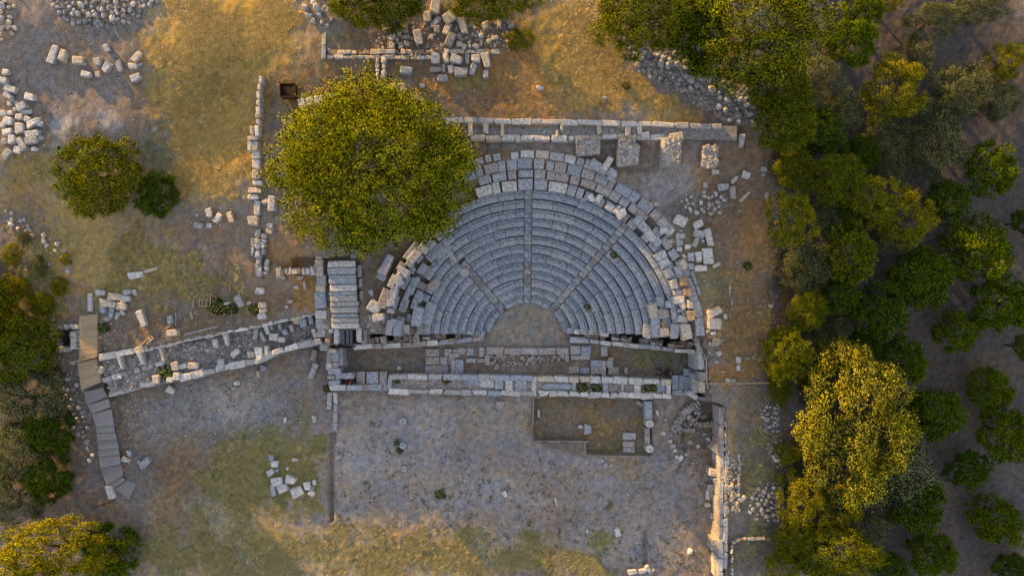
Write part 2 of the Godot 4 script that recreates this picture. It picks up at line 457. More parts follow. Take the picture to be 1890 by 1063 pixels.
func paints() -> Array:
	return [
		# upper left
		[140, 130, 260, 170, 0, "dirt", 1.0, 0.5], [300, 60, 60, 90, 10, "straw", .5, .8], [420, 120, 170, 190, 15, "gold", .95, .7], [400, 60, 70, 60, 0, "olive", .7, .8], [470, 70, 70, 90, 30, "olive", .55, .8], [380, 190, 40, 80, -40, "olive", .6, .7], [400, 300, 80, 110, 10, "gold", .9, .7], [360, 340, 60, 60, 0, "straw", .6, .8], [290, 270, 40, 50, 0, "green", .55, .7], [330, 460, 160, 90, 0, "dirt", .9, .7], [110, 330, 130, 90, 0, "straw", .7, .8], [60, 310, 90, 40, 0, "olive", .5, .8], [120, 420, 90, 80, 30, "gold", .7, .8], [200, 450, 60, 70, 0, "olive", .45, .8], [230, 530, 120, 50, 0, "olive", .45, .8],
		[180, 520, 50, 60, 0, "straw", .4, .8], [120, 225, 30, 24, 20, "chalk", .6, .8], [205, 225, 26, 20, 40, "chalk", .55, .8], [110, 245, 20, 30, 0, "chalk", .45, .8], [283, 240, 9, 5, -30, "chalk", 1.0, .4], [383, 508, 10, 5, -40, "chalk", 1.0, .4], [385, 470, 26, 34, 20, "chalk", .35, .9], [250, 180, 40, 40, 0, "dirt2", .5, .8], [180, 160, 60, 30, 0, "dirt2", .45, .8],
		[60, 500, 80, 110, 0, "rust", .55, .8], [40, 430, 60, 60, 0, "dirt", .6, .8], [90, 530, 50, 70, 0, "gold", .6, .8], [50, 590, 70, 60, 0, "olive", .75, .7], [100, 470, 40, 40, 0, "olive", .5, .8],
		[560, 170, 100, 110, 0, "brown", .75, .7], [510, 260, 30, 150, 5, "dirt2", .75, .6], [540, 190, 40, 40, 0, "gold", .45, .9], [610, 130, 70, 40, 0, "brown", .7, .7], [480, 100, 60, 70, 0, "gold", .5, .9], [640, 75, 60, 25, 0, "olive", .5, .8], [530, 470, 60, 60, 0, "rust", .7, .7], [560, 540, 30, 40, 0, "rust", .9, .6], [400, 580, 150, 40, -12, "brown", .8, .7], [250, 610, 90, 40, -10, "brown", .7, .7], [420, 560, 50, 22, 0, "olive", .5, .8], [500, 560, 40, 50, 0, "brown", .7, .7],
		[330, 520, 150, 70, 0, "brown", .5, .9], [240, 400, 130, 60, 20, "straw", .5, .9], [420, 440, 60, 60, 0, "brown", .5, .9], [180, 470, 90, 70, 0, "gold", .4, .9], [260, 330, 60, 60, 0, "olive", .4, .9], [440, 40, 120, 70, 0, "gold", .5, .9], [540, 90, 60, 70, 0, "straw", .5, .9], [20, 360, 80, 50, 0, "gold", .4, .9], [300, 150, 30, 60, 0, "gold", .6, .8],
		# top strip and the ground behind the upper wall
		[800, 80, 160, 90, 0, "brown", .8, .6], [830, 40, 140, 50, 0, "dirt2", .5, .7], [1060, 80, 100, 130, 30, "gold", 1.0, .5], [1070, 40, 60, 60, 0, "straw", .55, .8], [1040, 120, 40, 60, 20, "olive", .45, .8], [960, 130, 60, 80, 0, "rust", .9, .6], [1000, 190, 160, 50, 0, "rust", .75, .8], [850, 180, 110, 40, 0, "brown", .85, .7], [870, 150, 60, 20, 0, "olive", .6, .8], [1130, 140, 60, 50, 40, "straw", .6, .8], [1110, 170, 50, 40, 0, "brown", .6, .8], [1230, 200, 90, 30, 20, "gold", .8, .6], [1290, 180, 90, 40, 25, "dirt", .8, .6], [1330, 170, 100, 60, 25, "dirt2", .5, .8],
		# ledge, east bank
		[960, 262, 110, 16, 0, "slate", .9, .5], [1200, 285, 120, 30, 0, "dirt", .8, .7], [1150, 290, 40, 20, 0, "brown", .6, .8], [1225, 335, 60, 40, -20, "court2", .8, .7], [1280, 300, 30, 50, 20, "court", .7, .6], [1300, 335, 14, 60, -15, "rust", .7, .7], [1240, 270, 20, 40, 0, "rust", .5, .8], [1370, 330, 70, 110, 0, "brown", .8, .6], [1390, 450, 70, 110, 0, "brown", .8, .6], [1390, 440, 40, 80, 0, "rust", .4, .9], [1330, 430, 60, 90, 0, "brown", .7, .7], [1320, 540, 50, 60, 0, "olive", .5, .7], [1350, 560, 50, 70, 0, "brown", .5, .8], [1260, 440, 60, 60, 0, "olive", .4, .9], [1400, 420, 30, 60, 0, "rust", .3, .9], [1400, 600, 60, 100, 0, "brown", .9, .6], [1380, 640, 60, 80, 0, "dirt2", .7, .8], [1370, 550, 40, 40, 0, "rust", .5, .9], [1340, 690, 50, 22, 0, "rust", .9, .6], [1400, 740, 60, 60, 0, "dark_soil", .8, .6], [1400, 780, 40, 18, 0, "rust", .6, .8], [1400, 850, 56, 125, 0, "dark_soil", .9, .5], [1395, 830, 26, 30, 0, "brown", .5, .8], [1400, 1020, 55, 60, 0, "dark_soil", .8, .6], [1355, 830, 14, 100, 0, "gold", .5, .8], [1420, 1020, 30, 40, 0, "olive", .4, .9], [1310, 280, 40, 40, 0, "brown", .5, .8],
		# bowl, orchestra
		[973, 600, 420, 400, 0, "dark_soil", .0, .5], [973, 618, 76, 72, 0, "orch", 1.0, .1], [1035, 612, 8, 30, 0, "rust", .4, .8], [720, 540, 90, 120, 0, "dark_soil", .9, .5], [740, 500, 90, 60, 0, "brown", .6, .8], [700, 610, 60, 40, 0, "dirt", .8, .6], [840, 340, 120, 90, 0, "brown", .9, .5], [760, 600, 60, 50, 0, "brown", .6, .7],
		# parodoi floors in a darker soil tone, stage
		[715, 668, 90, 34, 0, "dark_soil", 1.0, .25], [690, 655, 50, 18, 0, "pit", .7, .7], [960, 672, 130, 26, 0, "brown", .7, .6], [970, 680, 110, 14, 0, "dirt", .5, .8], [1200, 660, 110, 34, 0, "dark_soil", 1.0, .3], [1210, 655, 70, 20, 0, "olive", .5, .8], [1120, 660, 40, 20, 0, "brown", .5, .8], [1130, 632, 120, 8, 3, "olive", .6, .6],
		# court
		[960, 880, 400, 190, 0, "court", 1.0, .25], [760, 790, 170, 70, 0, "court2", .6, .8], [700, 850, 90, 60, 0, "court2", .5, .9], [920, 780, 70, 50, 0, "orch", .55, .8], [900, 890, 50, 36, 30, "court2", .6, .9], [1120, 920, 60, 40, 0, "court2", .5, .9], [1010, 920, 200, 60, 0, "court", .4, .9], [1160, 860, 40, 40, 0, "gold", .3, .9], [1180, 1000, 60, 60, 0, "court2", .4, .9], [1230, 1000, 90, 70, 0, "court", .7, .7], [1000, 960, 160, 30, 0, "brown", .35, .9], [640, 800, 40, 110, 0, "court2", .6, .7],
		[1090, 775, 130, 70, 0, "pit", 1.0, .1], [1100, 790, 60, 24, 0, "brown", .5, .8], [1150, 825, 70, 20, 0, "olive", .35, .8], [1240, 800, 60, 60, 0, "dirt2", .7, .7], [1235, 780, 22, 50, 25, "court", .7, .7], [1290, 790, 50, 50, 0, "pit", .8, .6], [1300, 845, 40, 30, 0, "brown", .6, .8],
		# meadow along the bottom
		[640, 1030, 440, 80, 0, "meadow", .85, .6], [430, 960, 150, 60, 0, "meadow", .8, .7], [480, 860, 110, 90, 0, "olive", .8, .6], [440, 890, 60, 30, 0, "gold", .5, .8], [560, 890, 30, 70, 0, "gold", .5, .8], [500, 1010, 60, 40, 0, "olive", .6, .8], [640, 1030, 70, 30, 0, "olive", .6, .8], [820, 1020, 110, 36, 0, "olive", .65, .8], [730, 1000, 50, 30, 0, "straw", .45, .9], [960, 1020, 60, 40, 0, "straw", .5, .8], [1010, 1030, 25, 26, 0, "olive", .8, .7], [1110, 1000, 22, 22, 0, "olive", .9, .6], [400, 1040, 60, 40, 0, "olive", .5, .8], [340, 1010, 60, 60, 0, "dirt", .6, .8], [880, 1050, 70, 26, 0, "dirt", .5, .9], [560, 990, 20, 50, 0, "dirt", .6, .8], [470, 930, 30, 30, 0, "dirt", .4, .9],
		# lower left
		[260, 930, 90, 110, 10, "dirt2", .8, .6], [260, 910, 50, 60, 0, "slate", .45, .8], [330, 860, 90, 60, 0, "brown", .7, .7], [380, 760, 160, 50, -6, "slate", .8, .7], [450, 730, 80, 50, -10, "chalk", .3, .9], [500, 740, 80, 50, 0, "slate", .6, .7], [250, 770, 50, 40, 0, "dirt2", .7, .7], [300, 780, 70, 30, 0, "slate", .5, .9], [400, 810, 130, 24, 0, "dark_soil", .6, .8], [480, 800, 50, 16, 0, "green", .5, .8], [560, 700, 30, 50, 0, "court", .6, .6], [590, 780, 18, 70, 0, "court", .6, .7], [560, 790, 24, 60, 0, "olive", .5, .8], [595, 900, 10, 80, 0, "dirt", .6, .8],
		[60, 880, 110, 130, 0, "dirt2", .85, .5], [60, 720, 90, 120, 0, "dirt2", .8, .5], [130, 960, 110, 50, 0, "brown", .5, .8], [110, 1000, 160, 90, 0, "dirt2", .8, .5], [140, 760, 40, 90, 0, "dirt", .6, .7], [310, 950, 40, 70, 0, "straw", .35, .9],
		# east slope and orchard, its soil darkened with painted shade
		[1700, 530, 255, 900, 0, "orchard", 1.0, .12], [1760, 330, 60, 200, 35, "orchard2", .9, .7], [1600, 160, 60, 140, 10, "orchard2", .7, .8], [1800, 600, 60, 200, -35, "orchard2", .9, .7], [1740, 700, 60, 160, -30, "orchard2", .9, .7], [1820, 820, 40, 160, -35, "orchard2", .9, .7], [1730, 930, 40, 140, -20, "orchard2", .9, .7], [1700, 30, 160, 60, -10, "orchard2", .6, .8], [1840, 230, 60, 80, 0, "brown", .3, .9], [1850, 680, 60, 40, 0, "brown", .4, .9], [1450, 560, 9, 120, 4, "rust", .9, .5], [1450, 870, 10, 160, 0, "brown", .7, .6], [1550, 575, 8, 30, 10, "rust", .7, .6], [1480, 900, 40, 120, 0, "orchard", .6, .6], [1398, 850, 46, 120, 0, "dark_soil", .9, .4], [1398, 745, 50, 45, 0, "dark_soil", .8, .5], [1395, 780, 30, 14, 0, "rust", .5, .8], [1398, 1025, 46, 60, 0, "dark_soil", .85, .4], [1400, 620, 44, 90, 0, "brown", .55, .7], [1390, 860, 24, 40, 0, "olive", .35, .9]]

func make_ground() -> void:
	var step := 0.16
	var nx := 580
	var nzz := 330
	var x0 := -46.0
	var z0 := -26.4
	var V := PackedVector3Array()
	var C := PackedColorArray()
	V.resize(nx * nzz)
	C.resize(nx * nzz)
	var U := PackedVector2Array()
	U.resize(nx * nzz)
	for j in nzz:
		for i in nx:
			var x := x0 + i * step
			var z := z0 + j * step
			var y := ground_y(x, z)
			var n3 := nz3.get_noise_2d(x, z)
			y += nz.get_noise_2d(x * 3.0, z * 3.0) * 0.07 + n3 * 0.035
			var k := j * nx + i
			V[k] = Vector3(x, y, z)
			var f := H / (H - y) * S
			U[k] = Vector2(945.0 + x * f, 531.5 + z * f)
			var base: Color = COL.dirt
			C[k] = base
	for p in paints():
		var px: float = p[0]
		var py: float = p[1]
		var rx: float = p[2]
		var ry: float = p[3]
		var a: float = deg_to_rad(p[4])
		var col: Color = COL[p[5]]
		var st: float = p[6]
		var rag: float = p[7]
		var ext: float = max(rx, ry) * 1.5
		var off := px * 0.37 + py * 0.11
		# rows and columns that can fall inside (level at most 7.5, at least -1)
		var i0 := int(clamp(((px - ext - 945.0) / S * (0.86 if px - ext < 945.0 else 0.86) - x0) / step - 2, 0, nx - 1))
		var xa: float = min((px - ext - 945.0) / S, (px - ext - 945.0) / S * 0.86)
		var xb: float = max((px + ext - 945.0) / S * 1.02, (px + ext - 945.0) / S * 0.86)
		var za: float = min((py - ext - 531.5) / S * 1.02, (py - ext - 531.5) / S * 0.86)
		var zb: float = max((py + ext - 531.5) / S * 1.02, (py + ext - 531.5) / S * 0.86)
		i0 = int(clamp((xa - x0) / step - 1, 0, nx - 1))
		var i1 := int(clamp((xb - x0) / step + 1, 0, nx - 1))
		var j0 := int(clamp((za - z0) / step - 1, 0, nzz - 1))
		var j1 := int(clamp((zb - z0) / step + 1, 0, nzz - 1))
		var ca := cos(a)
		var sa := sin(a)
		for j in range(j0, j1 + 1):
			for i in range(i0, i1 + 1):
				var k := j * nx + i
				var d := U[k] - Vector2(px, py)
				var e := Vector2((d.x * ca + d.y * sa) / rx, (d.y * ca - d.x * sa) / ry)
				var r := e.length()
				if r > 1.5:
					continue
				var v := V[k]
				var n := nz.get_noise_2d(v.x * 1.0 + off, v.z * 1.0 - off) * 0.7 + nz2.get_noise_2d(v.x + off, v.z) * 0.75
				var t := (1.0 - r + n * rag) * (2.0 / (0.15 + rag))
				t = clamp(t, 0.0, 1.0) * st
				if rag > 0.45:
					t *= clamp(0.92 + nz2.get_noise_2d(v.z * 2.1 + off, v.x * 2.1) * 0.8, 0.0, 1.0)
				if t > 0.0:
					C[k] = C[k].lerp(col, t)
	# grain: patches, tufts, stones pressed into the soil
	var N := PackedVector3Array()
	N.resize(nx * nzz)
	for j in nzz:
		for i in nx:
			var k := j * nx + i
			var v := V[k]
			var g := 1.12 + nz2.get_noise_2d(v.x * 1.3, v.z * 1.3) * 0.2 + nz.get_noise_2d(v.x * 0.5, v.z * 0.5) * 0.3 + nz3.get_noise_2d(v.x * 3.6, v.z * 3.6) * 0.3
			var w := nz.get_noise_2d(v.z * 0.9 + 40.0, v.x * 0.9)
			var c := C[k]
			C[k] = Color(c.r * g * (1.0 + w * 0.12), c.g * g, c.b * g * (1.0 - w * 0.2))
			var xl := V[j * nx + max(i - 1, 0)].y
			var xr := V[j * nx + min(i + 1, nx - 1)].y
			var zl := V[max(j - 1, 0) * nx + i].y
			var zr := V[min(j + 1, nzz - 1) * nx + i].y
			N[k] = Vector3(xl - xr, 2.0 * step, zl - zr).normalized()
	var I := PackedInt32Array()
	for j in nzz - 1:
		for i in nx - 1:
			var k := j * nx + i
			I.append(k); I.append(k + 1); I.append(k + nx)
			I.append(k + 1); I.append(k + nx + 1); I.append(k + nx)
	# the land goes on to the horizon
	var x1 := x0 + (nx - 1) * step
	var z1 := z0 + (nzz - 1) * step
	var rim := []
	for i in range(0, nx, 3):
		rim.append(i)
	for j in range(0, nzz, 3):
		rim.append(j * nx + nx - 1)
	for i in range(nx - 1, -1, -3):
		rim.append((nzz - 1) * nx + i)
	for j in range(nzz - 1, -1, -3):
		rim.append(j * nx)
	var mid := Vector3((x0 + x1) / 2, 0, (z0 + z1) / 2)
	var prev := PackedInt32Array()
	for f in [1.0, 1.35, 2.2, 5.0, 14.0]:
		var now := PackedInt32Array()
		for r in rim:
			var v := V[r]
			if f == 1.0:
				now.append(r)
				continue
			now.append(V.size())
			var w := Vector3(mid.x + (v.x - mid.x) * f, 0, mid.z + (v.z - mid.z) * f)
			w.y = v.y + nz3.get_noise_2d(w.x * 0.05, w.z * 0.05) * min(f, 3.0)
			V.append(w)
			N.append(Vector3.UP)
			C.append(Color(0.17, 0.15, 0.10).lerp(Color(0.11, 0.12, 0.06), 0.5 + 0.5 * nz.get_noise_2d(w.x * 0.2, w.z * 0.2)))
		if prev.size() > 0:
			for i in now.size():
				var q := (i + 1) % now.size()
				I.append(prev[i]); I.append(now[i]); I.append(now[q])
				I.append(prev[i]); I.append(now[q]); I.append(prev[q])
		prev = now
	var a := []
	a.resize(Mesh.ARRAY_MAX)
	a[Mesh.ARRAY_VERTEX] = V
	a[Mesh.ARRAY_NORMAL] = N
	a[Mesh.ARRAY_COLOR] = C
	a[Mesh.ARRAY_INDEX] = I
	var m := ArrayMesh.new()
	m.add_surface_from_arrays(Mesh.PRIMITIVE_TRIANGLES, a)
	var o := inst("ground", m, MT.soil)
	o.set_meta("kind", "structure")
	tag(o, "bare earth, dry grass and soil of the terraces, court and orchard", "ground")

# ---------------------------------------------------------------- stones
func pick(t: Array) -> Material:
	return MT[t[rng.randi() % t.size()]]

# one block by its top face as surveyed: centre, length, width (photo px), turn, height in metres, level of the top
func put(parent: Node, called: String, px: float, py: float, l: float, w: float, ang: float, h: float, ytop: float, m: Material, jit := 0.05, ch := 0.05, taper := 0.0) -> MeshInstance3D:
	var k := (H - ytop) / H / S
	var p := P(px, py, ytop)
	var o := inst(called, block_mesh(max(l * k, 0.06), h, max(w * k, 0.06), jit, ch, taper), m, parent)
	o.position = Vector3(p.x, ytop - h, p.z)
	if parent != null and parent != self:
		o.position -= (parent as Node3D).position
	o.rotation.y = -deg_to_rad(ang)
	return o

# a course of blocks along a surveyed line of [px, py, level of top]
func course(parent: Node, called: String, line: Array, w: float, lmin: float, lmax: float, h: float, tones: Array, jit := 0.05, skip := 0.0, dy := 0.04, dw := 0.18) -> void:
	for s in line.size() - 1:
		var a := Vector3(line[s][0], line[s][1], line[s][2])
		var b := Vector3(line[s + 1][0], line[s + 1][1], line[s + 1][2])
		var d := Vector2(b.x - a.x, b.y - a.y)
		var len_ := d.length()
		var ang := rad_to_deg(d.angle())
		var t := 0.0
		while t < len_ - 1.0:
			var l := rng.randf_range(lmin, lmax)
			if t + l > len_ or len_ - t - l < lmin * 0.5:
				l = len_ - t
			var q := a.lerp(b, (t + l * 0.5) / len_)
			var nrm := Vector2(-d.y, d.x).normalized() * rng.randf_range(-0.06, 0.06) * w
			if rng.randf() >= skip:
				put(parent, called, q.x + nrm.x, q.y + nrm.y, l - 0.7, w * rng.randf_range(1.0 - dw, 1.0 + dw), ang + rng.randf_range(-3, 3), h, q.z + rng.randf_range(-dy, dy), pick(tones), jit * 1.25)
			t += l

# small stones strewn over a surveyed area, one mass
func strew(called: String, poly: Array, n: int, smin: float, smax: float, ylev, tones: Array, parent: Node = null, label := "", category := "") -> void:
	var P2 := PackedVector2Array()
	var lo := Vector2(1e9, 1e9)
	var hi := Vector2(-1e9, -1e9)
	for c in poly:
		var v := Vector2(c[0], c[1])
		P2.append(v)
		lo = lo.min(v)
		hi = hi.max(v)
	var T := []
	var C := []
	var org := (parent as Node3D).position if parent != null else Vector3.ZERO
	var tries := 0
	while T.size() < n and tries < n * 12:
		tries += 1
		var q := Vector2(rng.randf_range(lo.x, hi.x), rng.randf_range(lo.y, hi.y))
		if not Geometry2D.is_point_in_polygon(q, P2):
			continue
		var p := G(q.x, q.y) if ylev == null else P(q.x, q.y, ylev)
		var s := smin + (smax - smin) * pow(rng.randf(), 2.2)
		var b := Basis.from_euler(Vector3(rng.randf_range(-0.3, 0.3), rng.randf() * TAU, rng.randf_range(-0.3, 0.3))).scaled(Vector3(1, 1, 1)) * Basis.from_scale(Vector3(s * rng.randf_range(0.8, 1.4), s * rng.randf_range(0.5, 0.9), s))
		T.append(Transform3D(b, p - org - Vector3(0, s * 0.15, 0)))
		var c: Color = tones[rng.randi() % tones.size()]
		var g := rng.randf_range(0.75, 1.2)
		C.append(Color(c.r * g, c.g * g, c.b * g))
	var o := stuff(called, rocks[0], MT.rubble, T, C, parent)
	if parent == null:
		tag(o, label, category)

# heaps: each stone big enough to pick out is a thing; the chips between them are one mass
func heap(poly: Array, n: int, smin: float, smax: float, tones: Array, label: String, group: String, dome := 0.0) -> void:
	var P2 := PackedVector2Array()
	var lo := Vector2(1e9, 1e9)
	var hi := Vector2(-1e9, -1e9)
	for c in poly:
		var v := Vector2(c[0], c[1])
		P2.append(v)
		lo = lo.min(v)
		hi = hi.max(v)
	var placed := []
	var tries := 0
	while placed.size() < n and tries < n * 30:
		tries += 1
		var q := Vector2(rng.randf_range(lo.x, hi.x), rng.randf_range(lo.y, hi.y))
		if not Geometry2D.is_point_in_polygon(q, P2):
			continue
		var s := smin + (smax - smin) * pow(rng.randf(), 1.6)
		var ok := true
		for e in placed:
			if q.distance_to(Vector2(e.x, e.y)) < (s + e.z) * 0.5 * S * 0.86:
				ok = false
				break
		if not ok:
			continue
		placed.append(Vector3(q.x, q.y, s))
		var e := 1e9
		for i in P2.size():
			e = min(e, Geometry2D.get_closest_point_to_segment(q, P2[i], P2[(i + 1) % P2.size()]).distance_to(q))
		var p := G(q.x, q.y)
		var o := inst("fieldstone", rocks[rng.randi() % rocks.size()], pick(tones))
		o.position = p + Vector3(0, -0.12 * s + dome * clamp(e / 20.0, 0.0, 1.0), 0)
		o.rotation = Vector3(rng.randf_range(-0.25, 0.25), rng.randf() * TAU, rng.randf_range(-0.25, 0.25))
		o.scale = Vector3(s * rng.randf_range(0.85, 1.35), s * rng.randf_range(0.6, 0.95), s * rng.randf_range(0.8, 1.1))
		tag(o, label, "stone", group)

# loose blocks that lie on the ground: [px, py, length, width, turn, (tone), (height)]
func loose(list: Array, what: String, where: String, group: String, tones: Array, hmin := 0.28, hmax := 0.5, lift := 0.0) -> void:
	var order := list.duplicate()
	order.sort_custom(func(a, b): return a[0] < b[0])
	var n := order.size()
	for i in n:
		var b: Array = order[i]
		var L: float = b[2]
		var W: float = b[3]
		var h: float = clamp(min(L, W) / S * 0.8, hmin * 0.7, hmax) * rng.randf_range(0.8, 1.1)
		var tone: String = b[5] if b.size() > 5 else tones[rng.randi() % tones.size()]
		var g := G(b[0], b[1], h)
		var o := put(self, what, b[0], b[1], L, W, b[4], h + 0.08, g.y + h + lift, MT[tone], 0.08, 0.06, rng.randf_range(0.0, 0.22))
		o.rotation.x = rng.randf_range(-0.06, 0.06)
		o.rotation.z = rng.randf_range(-0.06, 0.06)
		var big := "large " if L * W > 330 else ("small " if L * W < 110 else "")
		var asp: float = max(L, W) / min(L, W)
		var shp := "long " if asp > 1.9 else ("oblong " if asp > 1.3 else "squarish ")
		var colr: String = {pale = "pale ", white = "whitish ", cream = "cream ", grey = "grey ", dark = "dark ", brown = "brown ", pink = "pinkish ", blue = "bluish ", seat = "grey ", seat2 = "grey ", seat3 = "grey "}[tone]
		var pos := ""
		if n > 1:
			if i < ORD.size() and i * 2 <= n + 1:
				pos = ORD[i]
			elif i == n - 1:
				pos = "rightmost"
			else:
				pos = ORD[min(n - 1 - i, ORD.size() - 1)].replace("left", "right")
			pos = ", " + pos + " "
		else:
			pos = " "
		tag(o, (big + shp + colr + "block" + pos + where), "block", group if n > 1 else "")

# ---------------------------------------------------------------- the seating
func sector_mesh(prof: Array, t0: float, t1: float, org: Vector3) -> ArrayMesh:
	var V := PackedVector3Array()
	var N := PackedVector3Array()
	var n := int(max(1, ceil(abs(t1 - t0) * prof[0].x / 0.55)))
	var ring := []
	for s in n + 1:
		var t := lerpf(t0, t1, float(s) / n)
		var row := []
		for p in prof:
			row.append(Vector3(cc.x + p.x * sin(t), p.y, cc.y - p.x * cos(t)) - org)
		ring.append(row)
	var q := prof.size()
	var cen := Vector2.ZERO
	for p in prof:
		cen += p / float(q)
	for s in n:
		var tm := lerpf(t0, t1, (s + 0.5) / n)
		var mid := Vector3(cc.x + cen.x * sin(tm), cen.y - 0.1, cc.y - cen.x * cos(tm)) - org
		for i in q:
			var j := (i + 1) % q
			tri(V, N, ring[s][i], ring[s][j], ring[s + 1][j], mid)
			tri(V, N, ring[s][i], ring[s + 1][j], ring[s + 1][i], mid)
	for e in [0, n]:
		var mid2: Vector3 = ring[n - e][0]
		for i in range(1, q - 1):
			tri(V, N, ring[e][0], ring[e][i], ring[e][i + 1], mid2)
	return mesh_of(V, N)

func seat_block(parent: Node3D, called: String, rf: float, rb: float, y: float, drop: float, t0: float, t1: float, m: Material, trench: bool) -> void:
	var gap := rng.randf_range(0.008, 0.022)
	t0 += gap / rf
	t1 -= gap / rf
	y += rng.randf_range(-0.028, 0.02)
	rf += rng.randf_range(-0.03, 0.025)
	var e := rng.randf_range(0.025, 0.085)
	var prof: Array
	if trench:
		prof = [Vector2(rf + 0.05, y - drop), Vector2(rf + 0.03, y - 0.12), Vector2(rf, y - 0.08), Vector2(rf, y - e), Vector2(rf + e, y), Vector2(rf + 0.35, y), Vector2(rf + 0.38, y - 0.06), Vector2(rb, y - 0.065), Vector2(rb, y - drop)]
	else:
		prof = [Vector2(rf, y - drop), Vector2(rf, y - e), Vector2(rf + e, y), Vector2(rb - e, y + rng.randf_range(-0.02, 0.02)), Vector2(rb, y - e), Vector2(rb, y - drop)]
	var tm := (t0 + t1) * 0.5
	var org := Vector3(cc.x + rf * sin(tm), y - drop, cc.y - rf * cos(tm))
	var o := inst(called, sector_mesh(prof, t0, t1, org), m, parent)
	o.position = org - parent.position
	if not trench:
		o.rotation.y = rng.randf_range(-0.03, 0.03)

func make_seating() -> void:
	var org := Vector3(cc.x, 0, cc.y)
	var th := thing("theatre_seating", "semicircular grey stone seating of an ancient theatre around its small orchestra", "theatre", org)
	var stairs := [-39.0, 0.0, 39.0]
	var leftlim := [-90, -90, -90, -90, -90, -90, -90, -84, -66, -54, -46, -38, -30, -19]
	for i in 13:
		var rf := R0 + ROW * i
		var y := RISE * (i + 1)
		var tm := acos(clamp(0.62 / rf, -1, 1))
		var edges := [-tm]
		for s in stairs:
			var hw := asin(0.27 / rf)
			if s < 0 and i > 7:
				continue
			edges.append(deg_to_rad(s) - hw)
			edges.append(deg_to_rad(s) + hw)
		edges.append(tm)
		for k in range(0, edges.size(), 2):
			var a: float = edges[k]
			var b: float = edges[k + 1]
			while a < b - 0.001:
				var d := rng.randf_range(0.75, 1.75) / rf
				if b - a - d < 0.5 / rf:
					d = b - a
				var mid := rad_to_deg(a + d * 0.5)
				var ruined: bool = mid < leftlim[i]
				if not ruined:
					seat_block(th, "seat_block", rf, rf + ROW - 0.035, y, RISE + 0.12, a, a + d, pick(["seat", "seat", "seat", "seat2", "seat3"]), true)
				elif rng.randf() < 0.85 and mid > -82:
					var r2 := rf + rng.randf_range(-0.08, 0.1)
					seat_block(th, "seat_block", r2, r2 + ROW * rng.randf_range(0.7, 1.05), y - rng.randf_range(0.0, 0.2), RISE + 0.12, a + rng.randf_range(0, 0.02), a + d * rng.randf_range(0.6, 0.98), pick(["seat", "seat3", "seat2", "dark"]), false)
				a += d
	# big blocks of the broken upper rows: [front radius, depth, top level, from, to, tones, gaps]
	for u in [[10.93, 0.74, 5.30, -19, 14, ["pale", "seat2", "seat2"], 0.0], [10.93, 0.7, 5.25, 14, 24, ["pale", "seat2"], 0.15], [10.98, 0.55, 5.2, 24, 43, ["pale", "grey", "seat2", "dark"], 0.15], [11.72, 0.60, 5.56, -17, 43, ["seat2", "grey", "pink"], 0.0], [11.72, 0.62, 5.45, 47, 88, ["seat2", "seat", "grey"], 0.02], [11.0, 0.66, 5.2, 46, 88, ["seat2", "seat", "grey", "seat3"], 0.03], [12.30, 0.68, 5.80, -36, 52, ["seat2", "grey", "pink", "seat"], 0.02], [13.0, 0.5, 6.0, -34, -8, ["grey", "grey", "seat2"], 0.0], [13.0, 0.52, 6.02, -8, 26, ["pale", "cream", "pale", "grey"], 0.03], [12.34, 0.7, 5.5, 62, 74, ["seat2", "pale"], 0.05]]:
		var rf: float = u[0]
		var a := deg_to_rad(u[3])
		var b := deg_to_rad(u[4])
		b = min(b, acos(0.62 / rf))
		while a < b - 0.001:
			var d := rng.randf_range(0.55, 1.15) / rf
			if b - a - d < 0.4 / rf:
				d = b - a
			if rng.randf() >= u[6]:
				seat_block(th, "upper_row_block", rf + rng.randf_range(-0.05, 0.05), rf + u[1] + rng.randf_range(-0.08, 0.06), u[2] + rng.randf_range(-0.05, 0.05), 0.55, a, a + d - rng.randf_range(0.0, 0.012) , pick(u[5]), false)
			a += d
	# three flights of steps, two steps to a row
	for s in stairs:
		var top := 26 if s >= 0 else 15
		for k in top:
			var rf := R0 + ROW * 0.5 * k + 0.02
			var y := RISE * 0.5 * (k + 1) - 0.02
			var hw := 0.25 / rf
			var t := deg_to_rad(s)
			var pr := [Vector2(rf, y - 0.5), Vector2(rf, y - 0.02), Vector2(rf + 0.02, y), Vector2(rf + ROW * 0.5 + 0.06, y), Vector2(rf + ROW * 0.5 + 0.06, y - 0.5)]
			var og := Vector3(cc.x + rf * sin(t), y - 0.5, cc.y - rf * cos(t))
			var o := inst("stair_step", sector_mesh(pr, t - hw, t + hw, og), pick(["dark", "grey", "seat3"]), th)
			o.position = og - th.position

